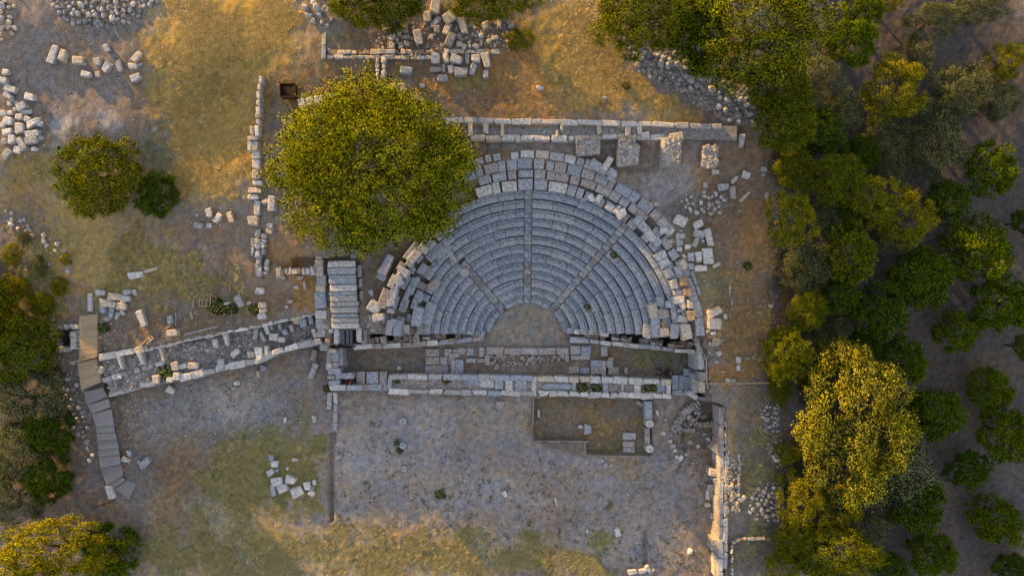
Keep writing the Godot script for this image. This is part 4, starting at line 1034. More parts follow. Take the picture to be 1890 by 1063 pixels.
# ---------------------------------------------------------------- loose blocks and heaps
func make_loose() -> void:
	var pg := ["pale", "pale", "grey", "cream"]
	loose([[93, 98, 33, 14, -70], [112, 102, 20, 14, -75, "cream"], [140, 111, 21, 16, 0], [154, 117, 7, 7, 0], [194, 88, 15, 11, 60], [177, 113, 17, 13, 80], [156, 136, 19, 12, 15], [178, 136, 10, 10, 0], [193, 123, 20, 12, -55], [218, 121, 20, 10, 75], [249, 104, 22, 12, -50, "cream"], [242, 121, 16, 10, 10], [255, 118, 11, 7, -30], [248, 141, 18, 13, -25]], "fallen_block", "in the loose row on bare earth", "blocks strewn on the bare earth", pg)
	loose([[383, 392, 15, 12, 80], [361, 396, 6, 6, 0], [363, 415, 19, 12, 15], [384, 415, 10, 10, 0], [399, 402, 20, 12, -55], [424, 400, 20, 10, 75]], "fallen_block", "in the scatter by the small tree", "blocks scattered by the small tree", pg)
	loose([[248, 508, 30, 12, -8, "white"]], "fallen_block", "lying alone on the dry grass", "", pg)
	loose([[277, 498, 28, 6, -14, "cream"]], "stone_sliver", "leading on from the lone white block", "", pg, 0.15, 0.2)
	loose([[8, 132, 12, 11, 0], [3, 147, 14, 12, 0], [15, 163, 20, 13, 15], [11, 176, 16, 10, 40], [51, 177, 18, 13, 10], [19, 184, 9, 8, 0], [14, 191, 8, 8, 0], [27, 189, 9, 8, 0], [36, 195, 17, 14, -30], [46, 206, 22, 9, 0], [3, 208, 12, 10, 0], [15, 208, 10, 9, 0], [32, 215, 14, 11, 0], [47, 218, 11, 11, 20], [11, 222, 17, 15, 10], [58, 225, 26, 12, -30], [70, 228, 12, 10, 20], [33, 236, 16, 20, 0], [10, 242, 17, 12, -10], [56, 246, 27, 13, -8], [18, 256, 12, 18, 0], [55, 258, 26, 14, -10], [73, 254, 9, 9, 0], [34, 262, 20, 12, 60], [4, 260, 12, 11, 0], [29, 276, 14, 14, 20], [40, 270, 14, 13, -20], [9, 283, 18, 13, -45], [44, 289, 6, 5, 0], [79, 268, 6, 5, 0], [3, 230, 9, 9, 0], [24, 201, 8, 7, 0], [60, 274, 10, 8, 0]], "dressed_stone", "in the heap at the left edge", "heap of dressed stones at the left edge", ["pale", "white", "grey", "pale"])
	# top centre
	loose([[803, 9, 26, 17, 100, "cream"], [788, 29, 18, 15, 85, "cream"], [803, 39, 24, 10, -45, "grey"], [828, 30, 22, 18, -35, "cream"], [854, 45, 31, 17, 75, "grey"], [713, 49, 16, 15, -20, "cream"], [734, 56, 18, 8, 70, "cream"], [747, 50, 16, 10, 90, "cream"], [771, 66, 30, 15, 80, "grey"], [806, 53, 13, 11, 90], [825, 52, 21, 12, -68, "cream"], [830, 72, 25, 17, -65], [723, 66, 13, 11, -40], [749, 67, 13, 7, 0, "grey"], [732, 74, 9, 6, 90], [722, 82, 12, 11, 90], [739, 83, 12, 10, 80], [750, 79, 11, 10, 0], [796, 67, 9, 7, 90], [788, 85, 9, 8, 90, "dark"], [898, 43, 17, 11, -35, "cream"], [922, 40, 18, 8, 100, "cream"], [943, 46, 11, 10, 0, "grey"], [881, 60, 8, 7, 0], [888, 64, 9, 9, 0], [914, 68, 13, 8, 0, "cream"], [902, 75, 9, 8, 0], [866, 82, 13, 8, 80], [878, 84, 12, 9, 30], [848, 80, 12, 11, 0, "cream"], [856, 85, 9, 9, 0], [913, 85, 7, 7, 0], [888, 78, 10, 5, 90, "cream"]], "building_block", "in the heap above the foundation wall", "tumbled blocks above the foundation wall", ["grey", "cream", "dark", "pale"], 0.3, 0.55)
	loose([[803, 106, 19, 15, 90], [823, 106, 18, 10, 80], [842, 108, 21, 17, 15], [862, 107, 20, 9, 92], [878, 107, 15, 14, 0], [898, 110, 27, 16, 78], [804, 127, 20, 12, 0, "pink"], [818, 125, 17, 6, 95], [832, 127, 16, 10, 85], [850, 132, 24, 17, 0], [873, 126, 22, 11, 108], [896, 135, 16, 11, 90], [816, 143, 18, 13, 0]], "building_block", "in the set-out double row", "blocks set out in a double row", ["pale", "blue", "seat2", "grey"], 0.35, 0.5)
	loose([[748, 129, 23, 14, 10, "seat2"]], "building_block", "lying alone right of the double foundation wall", "", pg)
	loose([[735, 161, 25, 18, -10, "cream"]], "building_block", "with a worn hollow at the top edge of the big tree", "", pg)
	loose([[779, 157, 9, 8, 0, "cream"], [766, 184, 17, 6, 100, "cream"], [780, 185, 8, 8, 0, "cream"], [673, 159, 16, 5, 25, "cream"], [997, 161, 13, 8, 10, "pale"], [1118, 180, 9, 5, 10, "grey"]], "fallen_stone", "on the slope round the big tree", "stones on the slope round the big tree", pg)
	# east of the seats
	loose([[1257, 407, 22, 18, 30], [1291, 414, 19, 15, -25], [1228, 425, 16, 13, 0], [1241, 427, 13, 8, 120], [1236, 435, 10, 5, 0], [1258, 426, 8, 5, 0], [1258, 435, 17, 11, 0], [1291, 432, 21, 13, 10], [1310, 438, 32, 13, 75], [1240, 445, 15, 8, 0, "cream"], [1256, 447, 13, 12, 0], [1285, 447, 18, 10, -60], [1298, 444, 7, 7, 0], [1271, 456, 11, 10, 0], [1256, 459, 10, 10, 0], [1245, 472, 16, 9, 85], [1265, 473, 10, 7, 40, "cream"], [1277, 474, 15, 12, 90], [1291, 473, 19, 14, 85], [1309, 473, 29, 20, 85], [1263, 488, 19, 14, 60, "cream"], [1277, 491, 12, 11, 90], [1296, 495, 22, 12, 0], [1323, 489, 16, 8, -25, "cream"], [1255, 500, 22, 15, 70]], "dressed_stone", "in the cluster right of the seats", "dressed stones on the bank right of the seats", ["pale", "pale", "seat2", "grey"], 0.3, 0.55)
	loose([[1322, 316, 14, 11, 0], [1357, 331, 17, 9, -50], [1379, 323, 15, 14, 20], [1303, 341, 12, 10, 90, "grey"], [1337, 344, 19, 13, -8], [1354, 355, 22, 12, 85, "pink"], [1377, 362, 25, 7, -45, "cream"], [1412, 311, 11, 10, 0, "grey"], [1411, 321, 9, 8, 0, "pink"], [1417, 360, 11, 8, 90, "pink"], [1371, 258, 24, 12, 92, "pale"]], "fallen_block", "on the path by the upper trees", "blocks by the upper right path", pg)
	loose([[1320, 576, 26, 14, -20, "cream"], [1320, 597, 24, 20, 0], [1339, 584, 10, 9, 90], [1327, 629, 19, 16, -30, "cream"], [1315, 634, 11, 9, 0, "cream"], [1329, 651, 11, 10, 60, "cream"], [1365, 664, 13, 9, 90], [1365, 679, 13, 8, 90], [1381, 661, 6, 5, 0], [1289, 563, 8, 6, 0], [1292, 580, 15, 8, 90, "blue"], [1308, 612, 6, 6, 0], [1319, 615, 8, 7, 0, "white"], [1346, 702, 10, 8, 0, "cream"], [1356, 703, 9, 7, 0, "cream"], [1337, 686, 9, 4, 0, "cream"], [1324, 668, 7, 5, 0]], "fallen_stone", "on the bank beyond the east parapet", "stones on the brown bank", pg)
	loose([[1221, 472, 23, 14, -30], [1228, 485, 18, 15, -30], [1235, 504, 17, 15, 60], [1246, 524, 19, 14, 75, "seat2"], [1253, 540, 17, 12, 0, "grey"], [1254, 554, 20, 14, -8], [1263, 564, 14, 13, 60, "cream"], [1276, 562, 16, 11, 90], [1238, 562, 16, 14, 0, "seat2"], [1221, 556, 18, 16, 80, "seat"], [1228, 579, 20, 19, 0, "pink"], [1207, 574, 27, 17, 80, "cream"], [1244, 570, 12, 10, 90], [1258, 573, 12, 8, 0, "blue"], [1262, 590, 20, 13, 15], [1278, 583, 18, 17, 90, "brown"], [1212, 603, 38, 17, 88], [1196, 612, 26, 15, 95], [1228, 599, 15, 13, 80, "brown"], [1228, 614, 18, 17, 0, "cream"], [1247, 612, 30, 17, 95], [1267, 613, 30, 19, 85, "cream"], [1246, 582, 16, 12, 80], [1265, 520, 20, 17, 90, "brown"], [1271, 538, 18, 17, 90, "brown"]], "seat_stone", "among displaced seats at the right end", "displaced seat stones at the right end", ["pale", "seat2", "grey"], 0.35, 0.6, 0.35)
	loose([[1179, 404, 20, 14, -52, "seat2"], [1190, 420, 26, 16, 45, "seat2"], [1202, 434, 22, 15, 48], [1213, 446, 16, 17, -40], [1100, 305, 22, 18, 30], [1121, 302, 28, 13, -58, "pale"], [1132, 318, 18, 16, 30], [1108, 314, 22, 8, 25, "seat2"], [1128, 328, 14, 8, 30], [1092, 365, 14, 11, 60, "white"], [1106, 366, 14, 11, -55, "white"], [1077, 368, 10, 8, 0], [1126, 383, 14, 14, 30], [1147, 393, 19, 18, -30, "white"], [1140, 386, 18, 9, -55], [1212, 376, 8, 7, 0, "cream"], [1203, 377, 6, 6, 0, "cream"]], "seat_stone", "along the broken upper seat rows", "loose stones of the upper rows", ["pale", "seat2"], 0.3, 0.4, 0.42)
	loose([[716, 481, 24, 18, -62, "seat"], [709, 497, 22, 17, -60, "grey"], [703, 511, 17, 11, 30, "seat"], [781, 459, 19, 17, 40, "seat"], [763, 472, 26, 18, -50, "grey"], [755, 487, 14, 11, 40, "grey"], [744, 502, 22, 19, 25, "seat2"], [735, 517, 22, 17, 65, "seat2"], [727, 539, 28, 15, 98, "seat2"], [720, 559, 16, 15, 0, "seat2"], [691, 566, 23, 21, 30, "seat2"], [698, 586, 24, 15, -10, "seat2"], [722, 595, 16, 13, -55, "seat2"], [733, 606, 31, 17, 97, "seat"], [749, 607, 17, 12, 90, "grey"], [819, 463, 36, 12, -42, "seat"], [836, 476, 20, 13, 60, "grey"], [775, 549, 18, 9, -70, "blue"], [770, 583, 36, 20, 102, "seat2"], [791, 579, 40, 20, 104, "seat"], [684, 540, 12, 9, 60, "seat2"], [720, 574, 14, 10, 20, "grey"], [857, 501, 17, 15, -20, "grey"], [766, 520, 24, 9, -60, "seat"], [752, 540, 30, 10, -68, "seat"], [745, 565, 26, 10, 100, "dark"], [787, 500, 20, 11, -50, "dark"], [800, 525, 26, 18, -48, "pink"]], "seat_stone", "among ruined seats below the big tree", "ruined seat stones at the left end", ["seat2", "grey", "pink"], 0.3, 0.55, 0.38)
	# on top of the terrace wall
	var w := [[396, 634, 18, 10, 80, "pale", 2.5], [321, 676, 16, 13, 80, "cream", 2.6], [336, 676, 15, 9, -15, "pale", 2.5], [355, 675, 19, 14, 0, "cream", 2.6], [286, 701, 15, 13, 85, "cream", 2.6], [311, 701, 12, 10, 0, "pale", 2.5], [324, 695, 14, 12, 90, "pale", 2.7], [406, 674, 22, 13, 85, "blue", 2.75], [432, 652, 18, 11, -42, "pale", 2.6], [477, 653, 24, 14, 85, "white", 2.95], [490, 647, 17, 8, 85, "pale", 2.9], [470, 616, 23, 9, 97, "grey", 2.55], [491, 609, 18, 8, 70, "pale", 2.6], [483, 622, 20, 7, 62, "grey", 2.5], [504, 623, 17, 14, 5, "pale", 2.65], [518, 627, 13, 11, 0, "pale", 2.65], [525, 613, 12, 10, 60, "blue", 2.6], [537, 606, 14, 8, 70, "grey", 2.6], [559, 596, 17, 14, 80, "blue", 2.75], [544, 587, 24, 11, 75, "cream", 2.75], [572, 589, 19, 9, 75, "blue", 2.8], [580, 616, 21, 9, 72, "pale", 2.75], [462, 655, 14, 14, 0, "cream", 2.55], [515, 602, 12, 6, 70, "blue", 2.5], [500, 606, 9, 8, 60, "grey", 2.45]]
	w.sort_custom(func(a, b): return a[0] < b[0])
	for i in w.size():
		var b: Array = w[i]
		var o := put(self, "wall_top_stone", b[0], b[1], b[2], b[3], b[4], b[6] - 2.06, b[6], MT[b[5]], 0.08, 0.05, rng.randf_range(0, 0.2))
		tag(o, "%s stone resting on the terrace wall, %s" % [{pale = "pale", cream = "cream", blue = "bluish", white = "whitish", grey = "grey"}[b[5]], ORD[i] if i < 13 else ("rightmost" if i == w.size() - 1 else ORD[w.size() - 1 - i].replace("left", "right"))], "stone", "stones resting on the terrace wall")
	# by the boardwalk and on the left terrace
	loose([[182, 540, 18, 12, 5], [210, 548, 28, 16, 5, "cream"], [232, 539, 18, 11, -8], [246, 539, 11, 8, 80], [229, 552, 18, 12, -5], [197, 560, 30, 13, 12, "cream"], [222, 565, 18, 15, 0, "cream"], [187, 570, 16, 11, 75, "blue"], [203, 577, 20, 9, 100, "blue"], [214, 582, 16, 8, 110], [196, 589, 11, 9, 0, "pink"], [224, 577, 12, 8, 60]], "dressed_stone", "in the heap above the boardwalk", "dressed stones by the boardwalk", ["pale", "grey"])
	loose([[258, 587, 30, 13, 70, "pale"], [316, 615, 22, 12, -8, "cream"], [439, 555, 22, 14, 62, "grey"], [417, 560, 12, 6, -10, "pale"], [478, 537, 17, 11, 0, "pale"], [458, 559, 9, 6, -30, "cream"]], "dressed_stone", "on brown earth above the terrace wall", "blocks above the terrace wall", pg)
	loose([[545, 530, 10, 7, 0, "cream"], [561, 527, 16, 6, 80, "cream"], [534, 556, 10, 7, 0, "cream"], [528, 566, 8, 6, 0, "cream"], [552, 512, 14, 7, -10, "cream"], [516, 510, 16, 9, 20, "cream"]], "fallen_stone", "on rusty ground by the slab roof", "stones left of the slab roof", pg)
	# lower court and meadow
	loose([[498, 846, 12, 10, 90, "blue"], [505, 857, 13, 12, 0, "white"], [498, 873, 15, 12, -30], [509, 869, 8, 7, 0, "blue"], [509, 890, 22, 16, -10], [535, 886, 20, 15, 20], [503, 905, 22, 9, 82, "blue"], [520, 903, 19, 16, -25], [546, 909, 22, 20, -25], [566, 898, 14, 12, 80, "white"], [574, 911, 13, 11, 30], [579, 891, 11, 7, 80], [544, 849, 12, 7, 10, "cream"], [575, 901, 7, 6, 0], [529, 865, 7, 6, 90]], "dressed_stone", "in the cluster on the lower meadow", "dressed stones on the lower meadow", ["pale", "blue", "pale"])
	loose([[200, 909, 27, 12, 72, "white"], [265, 855, 22, 12, -42, "blue"], [228, 850, 14, 9, 10, "pale"], [236, 838, 12, 8, 80, "blue"], [255, 854, 8, 6, 60, "blue"]], "fallen_block", "near the foot of the wooden steps", "blocks at the foot of the steps", pg)
	loose([[312, 720, 14, 13, 30, "white"], [435, 707, 10, 9, 0, "white"], [430, 716, 9, 7, 0], [484, 680, 10, 12, 0, "blue"], [577, 683, 32, 11, 112, "grey"], [578, 655, 20, 10, 100, "pink"], [579, 774, 13, 8, 85], [525, 776, 11, 6, 90, "white"], [475, 690, 12, 6, 80, "cream"]], "fallen_block", "on the slope below the terrace wall", "blocks below the terrace wall", pg)
	loose([[922, 748, 15, 13, 10, "pink"], [1027, 928, 18, 5, 75, "pale"], [1141, 983, 17, 10, 80, "white"], [1084, 981, 8, 4, 90, "white"], [1275, 1019, 11, 8, 100, "white"], [1118, 859, 9, 8, 40], [1128, 860, 9, 4, -45, "cream"], [1112, 851, 8, 4, 30], [932, 912, 13, 8, 60, "white"], [1160, 913, 6, 4, 50, "white"]], "fallen_stone", "lying on the open court", "stones lying on the court", pg, 0.2, 0.3)
	loose([[1168, 1057, 17, 10, -8, "pale"], [1187, 1055, 15, 9, -5, "pale"], [1197, 1050, 13, 9, 60, "pale"], [1203, 1056, 12, 7, -50, "grey"]], "dressed_stone", "in the group at the bottom edge", "blocks at the bottom edge", pg)
	loose([[1162, 806, 24, 13, 0, "grey"], [1162, 820, 23, 12, 0, "pink"], [1161, 832, 21, 11, 0, "grey"], [1085, 793, 13, 20, 0, "seat2"], [1072, 788, 10, 6, 0, "pale"], [994, 764, 16, 5, 85, "pale"], [1182, 745, 14, 8, 40, "grey"]], "slab", "lying in the sunken pit", "slabs lying in the pit", ["grey"], 0.35, 0.5)
	loose([[1214, 762, 10, 6, 60, "white"], [1274, 816, 10, 7, -30, "pink"], [1302, 802, 8, 7, 0, "pink"], [1238, 815, 8, 7, 0], [1243, 824, 9, 8, 0], [1247, 832, 7, 7, 0], [1258, 846, 10, 9, -30, "white"], [1251, 844, 7, 6, 0, "white"], [1268, 840, 6, 5, 0], [1314, 901, 12, 11, 10, "cream"], [1308, 914, 18, 8, 95, "pale"], [1315, 913, 16, 7, 88, "cream"], [1308, 933, 13, 8, 0, "cream"], [1318, 953, 10, 12, 0, "pink"], [1324, 981, 8, 10, 0, "pink"], [1225, 800, 9, 7, 20], [1230, 775, 8, 6, 50], [1285, 760, 9, 8, 30], [1300, 770, 10, 7, -20], [1310, 812, 9, 7, 15], [1290, 825, 8, 8, 40]], "fallen_stone", "inside the east side of the court", "stones along the east side of the court", pg, 0.2, 0.4)
	loose([[636, 672, 13, 9, 115, "pink"], [736, 680, 8, 8, 0, "pale"]], "fallen_stone", "in the dark western side passage", "stones in the western passage", pg, 0.25, 0.3)
	loose([[1435, 846, 16, 11, 60, "white"], [1372, 921, 14, 9, -40, "pale"], [1409, 914, 8, 7, 0, "cream"], [1446, 640, 7, 6, 0, "pale"], [1425, 565, 9, 7, 0, "cream"]], "fallen_stone", "on dark ground beside the right trees", "stones beside the right hand trees", pg, 0.2, 0.4)
	# column drums
	var k := 0
	for d in [[743, 778, 7.0, 0.3, "weathered column drum near the top of the court", "seat2"], [743, 823, 6.5, 0.35, "column drum beside a weed tuft in the middle of the court", "blue"], [745, 866, 6.0, 0.3, "pale column drum lowest of the three on the court", "seat2"], [1200, 783, 7.5, 1.2, "round pale stone standing on the pit cross wall", "pale"], [1200, 829, 7.5, 1.1, "round pale stone at the lower end of the pit cross wall", "pale"]]:
		var g := G(d[0], d[1], d[3])
		var o := inst("column_drum", drum_mesh(d[2] / S, d[3]), MT[d[5]])
		o.position = Vector3(P(d[0], d[1], g.y + d[3]).x, g.y - 0.03, P(d[0], d[1], g.y + d[3]).z)
		tag(o, d[4], "column drum", "round column drums")
		k += 1
	var g2 := G(164, 557, 0.3)
	var o2 := inst("fallen_column", drum_mesh(0.2, 1.35, 0.03), MT.pale)
	o2.position = Vector3(g2.x, g2.y + 0.18, g2.z - 0.65)
	o2.rotation = Vector3(PI / 2, 0, 0)
	tag(o2, "short smooth column shaft lying above the boardwalk", "column")
	g2 = G(311, 590, 0.3)
	o2 = inst("fallen_column", drum_mesh(0.22, 0.62, 0.05), MT.blue)
	o2.position = Vector3(g2.x, g2.y + 0.2, g2.z - 0.3)
	o2.rotation = Vector3(PI / 2, 0.2, 0)
	tag(o2, "stubby bluish column fragment on the brown earth", "column")
	# heaps of field stones
	heap([[96, 2], [100, 20], [110, 30], [140, 48], [180, 52], [230, 48], [245, 25], [290, 10], [292, -12], [96, -12]], 78, 0.28, 0.5, ["grey", "pale", "blue", "dark"], "small field stone in the broad heap at the top left", "field stones in the broad top left heap", 0.3)
	heap([[-8, -10], [30, -10], [28, 20], [20, 35], [32, 50], [22, 70], [-8, 78]], 22, 0.28, 0.5, ["grey", "pale", "cream"], "small field stone in the heap at the top left corner", "field stones in the corner heap", 0.2)
	heap([[560, -6], [600, -6], [645, 10], [640, 40], [600, 48], [575, 46], [562, 20]], 22, 0.3, 0.6, ["pale", "grey", "blue"], "field stone in the heap left of the top tree", "field stones left of the top tree", 0.2)
	heap([[1150, 70], [1165, 65], [1200, 92], [1275, 100], [1290, 135], [1330, 150], [1400, 165], [1412, 190], [1400, 230], [1360, 232], [1330, 215], [1300, 170], [1240, 160], [1205, 152], [1180, 125], [1160, 100]], 70, 0.3, 0.62, ["grey", "grey", "blue", "pale", "dark"], "grey field stone on the rubble bank under the upper right trees", "field stones of the rubble bank", 0.3)
	heap([[1258, 362], [1330, 350], [1345, 385], [1330, 396], [1270, 392], [1256, 378]], 26, 0.24, 0.45, ["pale", "grey", "cream"], "small pale stone on the rubble mound right of the seats", "stones of the mound right of the seats", 0.45)
	heap([[1378, 940], [1392, 905], [1412, 892], [1444, 895], [1446, 960], [1400, 962]], 46, 0.24, 0.42, ["cream", "pale", "cream", "grey"], "small cream stone in the heap beside the lower boundary wall", "stones of the lower right heap", 0.4)
	heap([[1412, 748], [1440, 740], [1442, 850], [1430, 850], [1420, 790], [1404, 770]], 24, 0.24, 0.45, ["pale", "grey", "blue"], "small pale stone strewn against the right hand hedge", "stones along the right hand hedge", 0.1)
	heap([[8, 385], [30, 395], [120, 455], [140, 500], [120, 505], [95, 460], [20, 415]], 24, 0.24, 0.5, ["pale", "cream", "grey"], "pale stone on the overgrown bank left of the grass path", "stones on the overgrown left bank", 0.0)
	heap([[108, 690], [130, 655], [145, 690], [150, 745], [165, 790], [175, 850], [160, 850], [140, 800], [112, 745]], 40, 0.26, 0.52, ["grey", "blue", "pale", "dark"], "grey stone on the rubble bank left of the wooden steps", "stones left of the wooden steps", 0.0)
	var gt := [Color(.34, .33, .33), Color(.46, .45, .44), Color(.26, .25, .26), Color(.42, .38, .33)]
	strew("rubble", [[92, -4], [292, -4], [288, 10], [240, 45], [180, 56], [110, 34]], 500, 0.1, 0.3, null, gt, null, "stone chips between the field stones of the top left heap", "rubble")
	strew("rubble", [[1150, 70], [1200, 90], [1275, 98], [1330, 148], [1412, 168], [1410, 235], [1340, 225], [1240, 165], [1180, 130]], 2200, 0.1, 0.34, null, gt, null, "stone chips covering the bank under the upper right trees", "rubble")
	strew("rubble", [[1254, 360], [1335, 348], [1345, 390], [1262, 396]], 260, 0.08, 0.26, null, gt, null, "stone chips on the mound right of the seats", "rubble")
	strew("rubble", [[1376, 942], [1400, 890], [1446, 890], [1446, 968]], 300, 0.08, 0.24, null, [Color(.5, .44, .35), Color(.4, .38, .36)], null, "stone chips around the lower right heap", "rubble")
	strew("rubble", [[1400, 740], [1442, 735], [1446, 880], [1428, 880]], 220, 0.08, 0.24, null, gt, null, "stone chips along the right hand hedge", "rubble")
	strew("rubble", [[100, 660], [150, 650], [250, 720], [560, 690], [560, 780], [400, 810], [210, 830], [170, 850]], 1500, 0.06, 0.24, null, gt, null, "grey stone chips on the slope below the terrace wall", "rubble")
	strew("rubble", [[0, 390], [120, 450], [145, 560], [60, 560], [0, 480]], 260, 0.06, 0.25, null, gt, null, "stone chips on the overgrown left bank", "rubble")
	strew("rubble", [[690, 40], [940, 40], [940, 95], [690, 95]], 420, 0.08, 0.32, null, [Color(.42, .38, .33), Color(.32, .30, .29), Color(.5, .47, .43)], null, "stone chips between the tumbled blocks at the top", "rubble")
	strew("rubble", [[670, 560], [760, 600], [760, 632], [670, 630]], 330, 0.07, 0.3, null, gt, null, "stone chips on the slope beside the covered passage", "rubble")
	strew("rubble", [[1300, 560], [1440, 540], [1440, 720], [1310, 720]], 260, 0.05, 0.2, null, [Color(.5, .45, .38), Color(.4, .36, .32)], null, "small pebbles on the brown bank right of the seats", "rubble")
	strew("rubble", [[180, 590], [300, 600], [300, 636], [186, 655]], 160, 0.05, 0.22, null, gt, null, "small pebbles on the brown earth beside the boardwalk", "rubble")
	strew("rubble", [[1220, 800], [1320, 790], [1320, 860], [1240, 860]], 120, 0.05, 0.2, null, gt, null, "small pebbles behind the sunken pit", "rubble")
	strew("gravel", [[625, 735], [975, 735], [985, 820], [1090, 850], [1320, 850], [1320, 1060], [640, 970]], 900, 0.03, 0.11, null, [Color(.5, .48, .46), Color(.4, .38, .36), Color(.6, .58, .56)], null, "fine gravel scattered over the court", "gravel")
	strew("gravel", [[0, 60], [300, 60], [460, 380], [460, 600], [200, 590], [0, 340]], 900, 0.03, 0.13, null, [Color(.5, .47, .43), Color(.4, .36, .32), Color(.62, .6, .57)], null, "fine gravel scattered over the left terrace", "gravel")
	strew("gravel", [[500, 110], [1300, 130], [1300, 215], [900, 210], [500, 260]], 400, 0.03, 0.14, null, [Color(.5, .45, .38), Color(.4, .34, .28)], null, "fine gravel on the brown slope above the upper wall", "gravel")
	strew("gravel", [[1290, 250], [1440, 250], [1445, 720], [1310, 720], [1290, 420]], 500, 0.03, 0.15, null, [Color(.5, .45, .4), Color(.4, .36, .32)], null, "fine gravel on the bank right of the seats", "gravel")

# ---------------------------------------------------------------- wood, metal
func quad(parent: Node3D, called: String, c: Array, y: float, h: float, m: Material) -> void:
	var a := []
	for p in c:
		a.append(P(p[0], p[1], y))
	var o := inst(called, prism_mesh(a, y - h, y, parent.position), m, parent)
	o.position = Vector3.ZERO

func lerp2(a: Array, b: Array, t: float) -> Array:
	return [lerpf(a[0], b[0], t), lerpf(a[1], b[1], t)]

func make_wood() -> void:
	var t := thing("boardwalk", "weathered wooden boardwalk running down beside the square well", "boardwalk", P(163, 640, 2.2))
	var A := [[[147, 583], [178, 580], [178, 660], [146, 664]], [[143, 669], [176, 662], [184, 706], [150, 720]]]
	for s in 2:
		var c: Array = A[s]
		var n := 21 if s == 0 else 13
		for i in n:
			var f0 := (i + 0.04) / n
			var f1 := (i + 0.96) / n
			var y := 2.62 + rng.randf_range(-0.006, 0.006) - s * 0.12
			quad(t, "plank", [lerp2(c[0], c[3], f0), lerp2(c[1], c[2], f0), lerp2(c[1], c[2], f1), lerp2(c[0], c[3], f1)], y, 0.05, pick(["wood", "wood2", "wood"]))
		quad(t, "edge_beam", [[c[0][0] - 2, c[0][1]], [c[0][0] + 1, c[0][1]], [c[3][0] + 1, c[3][1]], [c[3][0] - 2, c[3][1]]], 2.54 - s * 0.12, 0.5, MT.wood2)
		quad(t, "edge_beam", [[c[1][0] - 1, c[1][1]], [c[1][0] + 2, c[1][1]], [c[2][0] + 2, c[2][1]], [c[2][0] - 1, c[2][1]]], 2.54 - s * 0.12, 0.5, MT.wood2)
	quad(t, "handrail_beam", [[128, 668], [176, 657], [176, 660], [128, 671]], 2.78, 0.12, MT.wood2)
	t = thing("wooden_steps", "long flight of grey timber steps curving down to the lower ground", "steps", P(190, 800, 1.0))
	var st := [[[154, 724], [188, 715], [196, 731], [159, 746]], [[160, 748], [199, 736], [202, 751], [168, 763]], [[168, 765], [204, 755], [209, 784], [176, 788]], [[176, 789], [209, 786], [210, 797], [177, 799]], [[177, 800], [212, 798], [214, 811], [178, 813]], [[178, 814], [214, 811], [218, 826], [181, 831]], [[179, 832], [217, 827], [219, 839], [181, 843]], [[181, 844], [219, 840], [222, 856], [184, 864]], [[184, 865], [223, 858], [226, 876], [196, 895]], [[198, 896], [224, 880], [231, 886], [209, 901]], [[210, 902], [234, 887], [250, 894], [236, 921]]]
	for i in st.size():
		var y := 2.2 - i * 0.2
		var c: Array = st[i]
		for j in 2:
			var f0 := (j + 0.01) / 2.0
			var f1 := (j + 0.99) / 2.0
			quad(t, "tread_board", [lerp2(c[0], c[3], f0), lerp2(c[1], c[2], f0), lerp2(c[1], c[2], f1), lerp2(c[0], c[3], f1)], y + rng.randf_range(-0.004, 0.004), 0.05, pick(["wood_grey", "wood_grey2", "wood_grey"]))
		quad(t, "riser_board", [lerp2(c[0], c[3], 1.0), lerp2(c[1], c[2], 1.0), lerp2(c[1], c[2], 1.08), lerp2(c[0], c[3], 1.08)], y - 0.055, 0.32, MT.wood_grey2)
	# wooden frame and planks on the terrace
	var g := G(378, 554)
	t = thing("wooden_pallet", "empty square wooden pallet with cross slats lying on the earth", "pallet", g)
	for b in [[0, -0.44, 0.86, 0.07, 0], [0, 0.44, 0.86, 0.07, 0], [-0.4, 0, 0.07, 0.86, 0], [0.4, 0, 0.07, 0.86, 0], [0, 0.0, 0.76, 0.05, 0], [-0.2, 0, 0.05, 0.8, 0], [0.08, 0, 0.05, 0.8, 15], [0.22, 0, 0.05, 0.8, -10]]:
		var o := inst("slat", block_mesh(b[2], 0.07, b[3], 0.01, 0.008), MT.wood if b[4] == 0 else MT.wood2, t)
		o.position = Vector3(b[0], 0.03 + (0.06 if b[4] != 0 else 0.0) + (0.01 if b[2] < b[3] else 0.0), b[1])
		o.rotation.y = deg_to_rad(b[4])
	for b in [[356, 555, 3, 26, 4, "wood_grey", "two-metre grey plank beside the wooden pallet"], [265, 631, 28, 3.2, -42, "wood", "yellow plank lying against the terrace wall, longer of two"], [276, 629, 20, 2.6, -40, "wood", "yellow plank lying against the terrace wall, shorter of two"], [370, 610, 64, 4, -14, "wood_grey", "long grey plank along the top of the terrace wall"], [323, 588, 2.5, 24, 0, "wood_grey", "thin grey plank beside the stubby column fragment"], [352, 582, 4, 14, -15, "wood2", "short plank on the brown earth below the wooden pallet"], [423, 532, 2, 12, 0, "wood", "thin upright stake on the earth above the terrace wall"], [581, 740, 2, 16, -45, "wood_grey", "thin pale stick on the path left of the court"], [1293, 848, 2, 16, -45, "wood_grey", "thin pale stick inside the east side of the court"], [310, 603, 14, 2, -35, "wood", "short yellow stick below the stubby column fragment"]]:
		var gg := G(b[0], b[1], 0.1)
		var o := put(self, "plank", b[0], b[1], b[2], b[3], b[4], 0.1, gg.y + 0.12, MT[b[5]], 0.01, 0.01)
		tag(o, b[6], "plank")
	# rusty steel bin
	g = G(532, 168, 0.5)
	t = thing("steel_bin", "open rusty steel bin on the terrace above the big tree", "bin", g)
	for b in [[0, -0.44, 1.0, 0.03], [0, 0.44, 1.0, 0.03], [-0.49, 0, 0.03, 0.85], [0.49, 0, 0.03, 0.85]]:
		var o := inst("side_panel", block_mesh(b[2], 0.75, b[3], 0.0, 0.005), MT.rust, t)
		o.position = Vector3(b[0], 0, b[1])
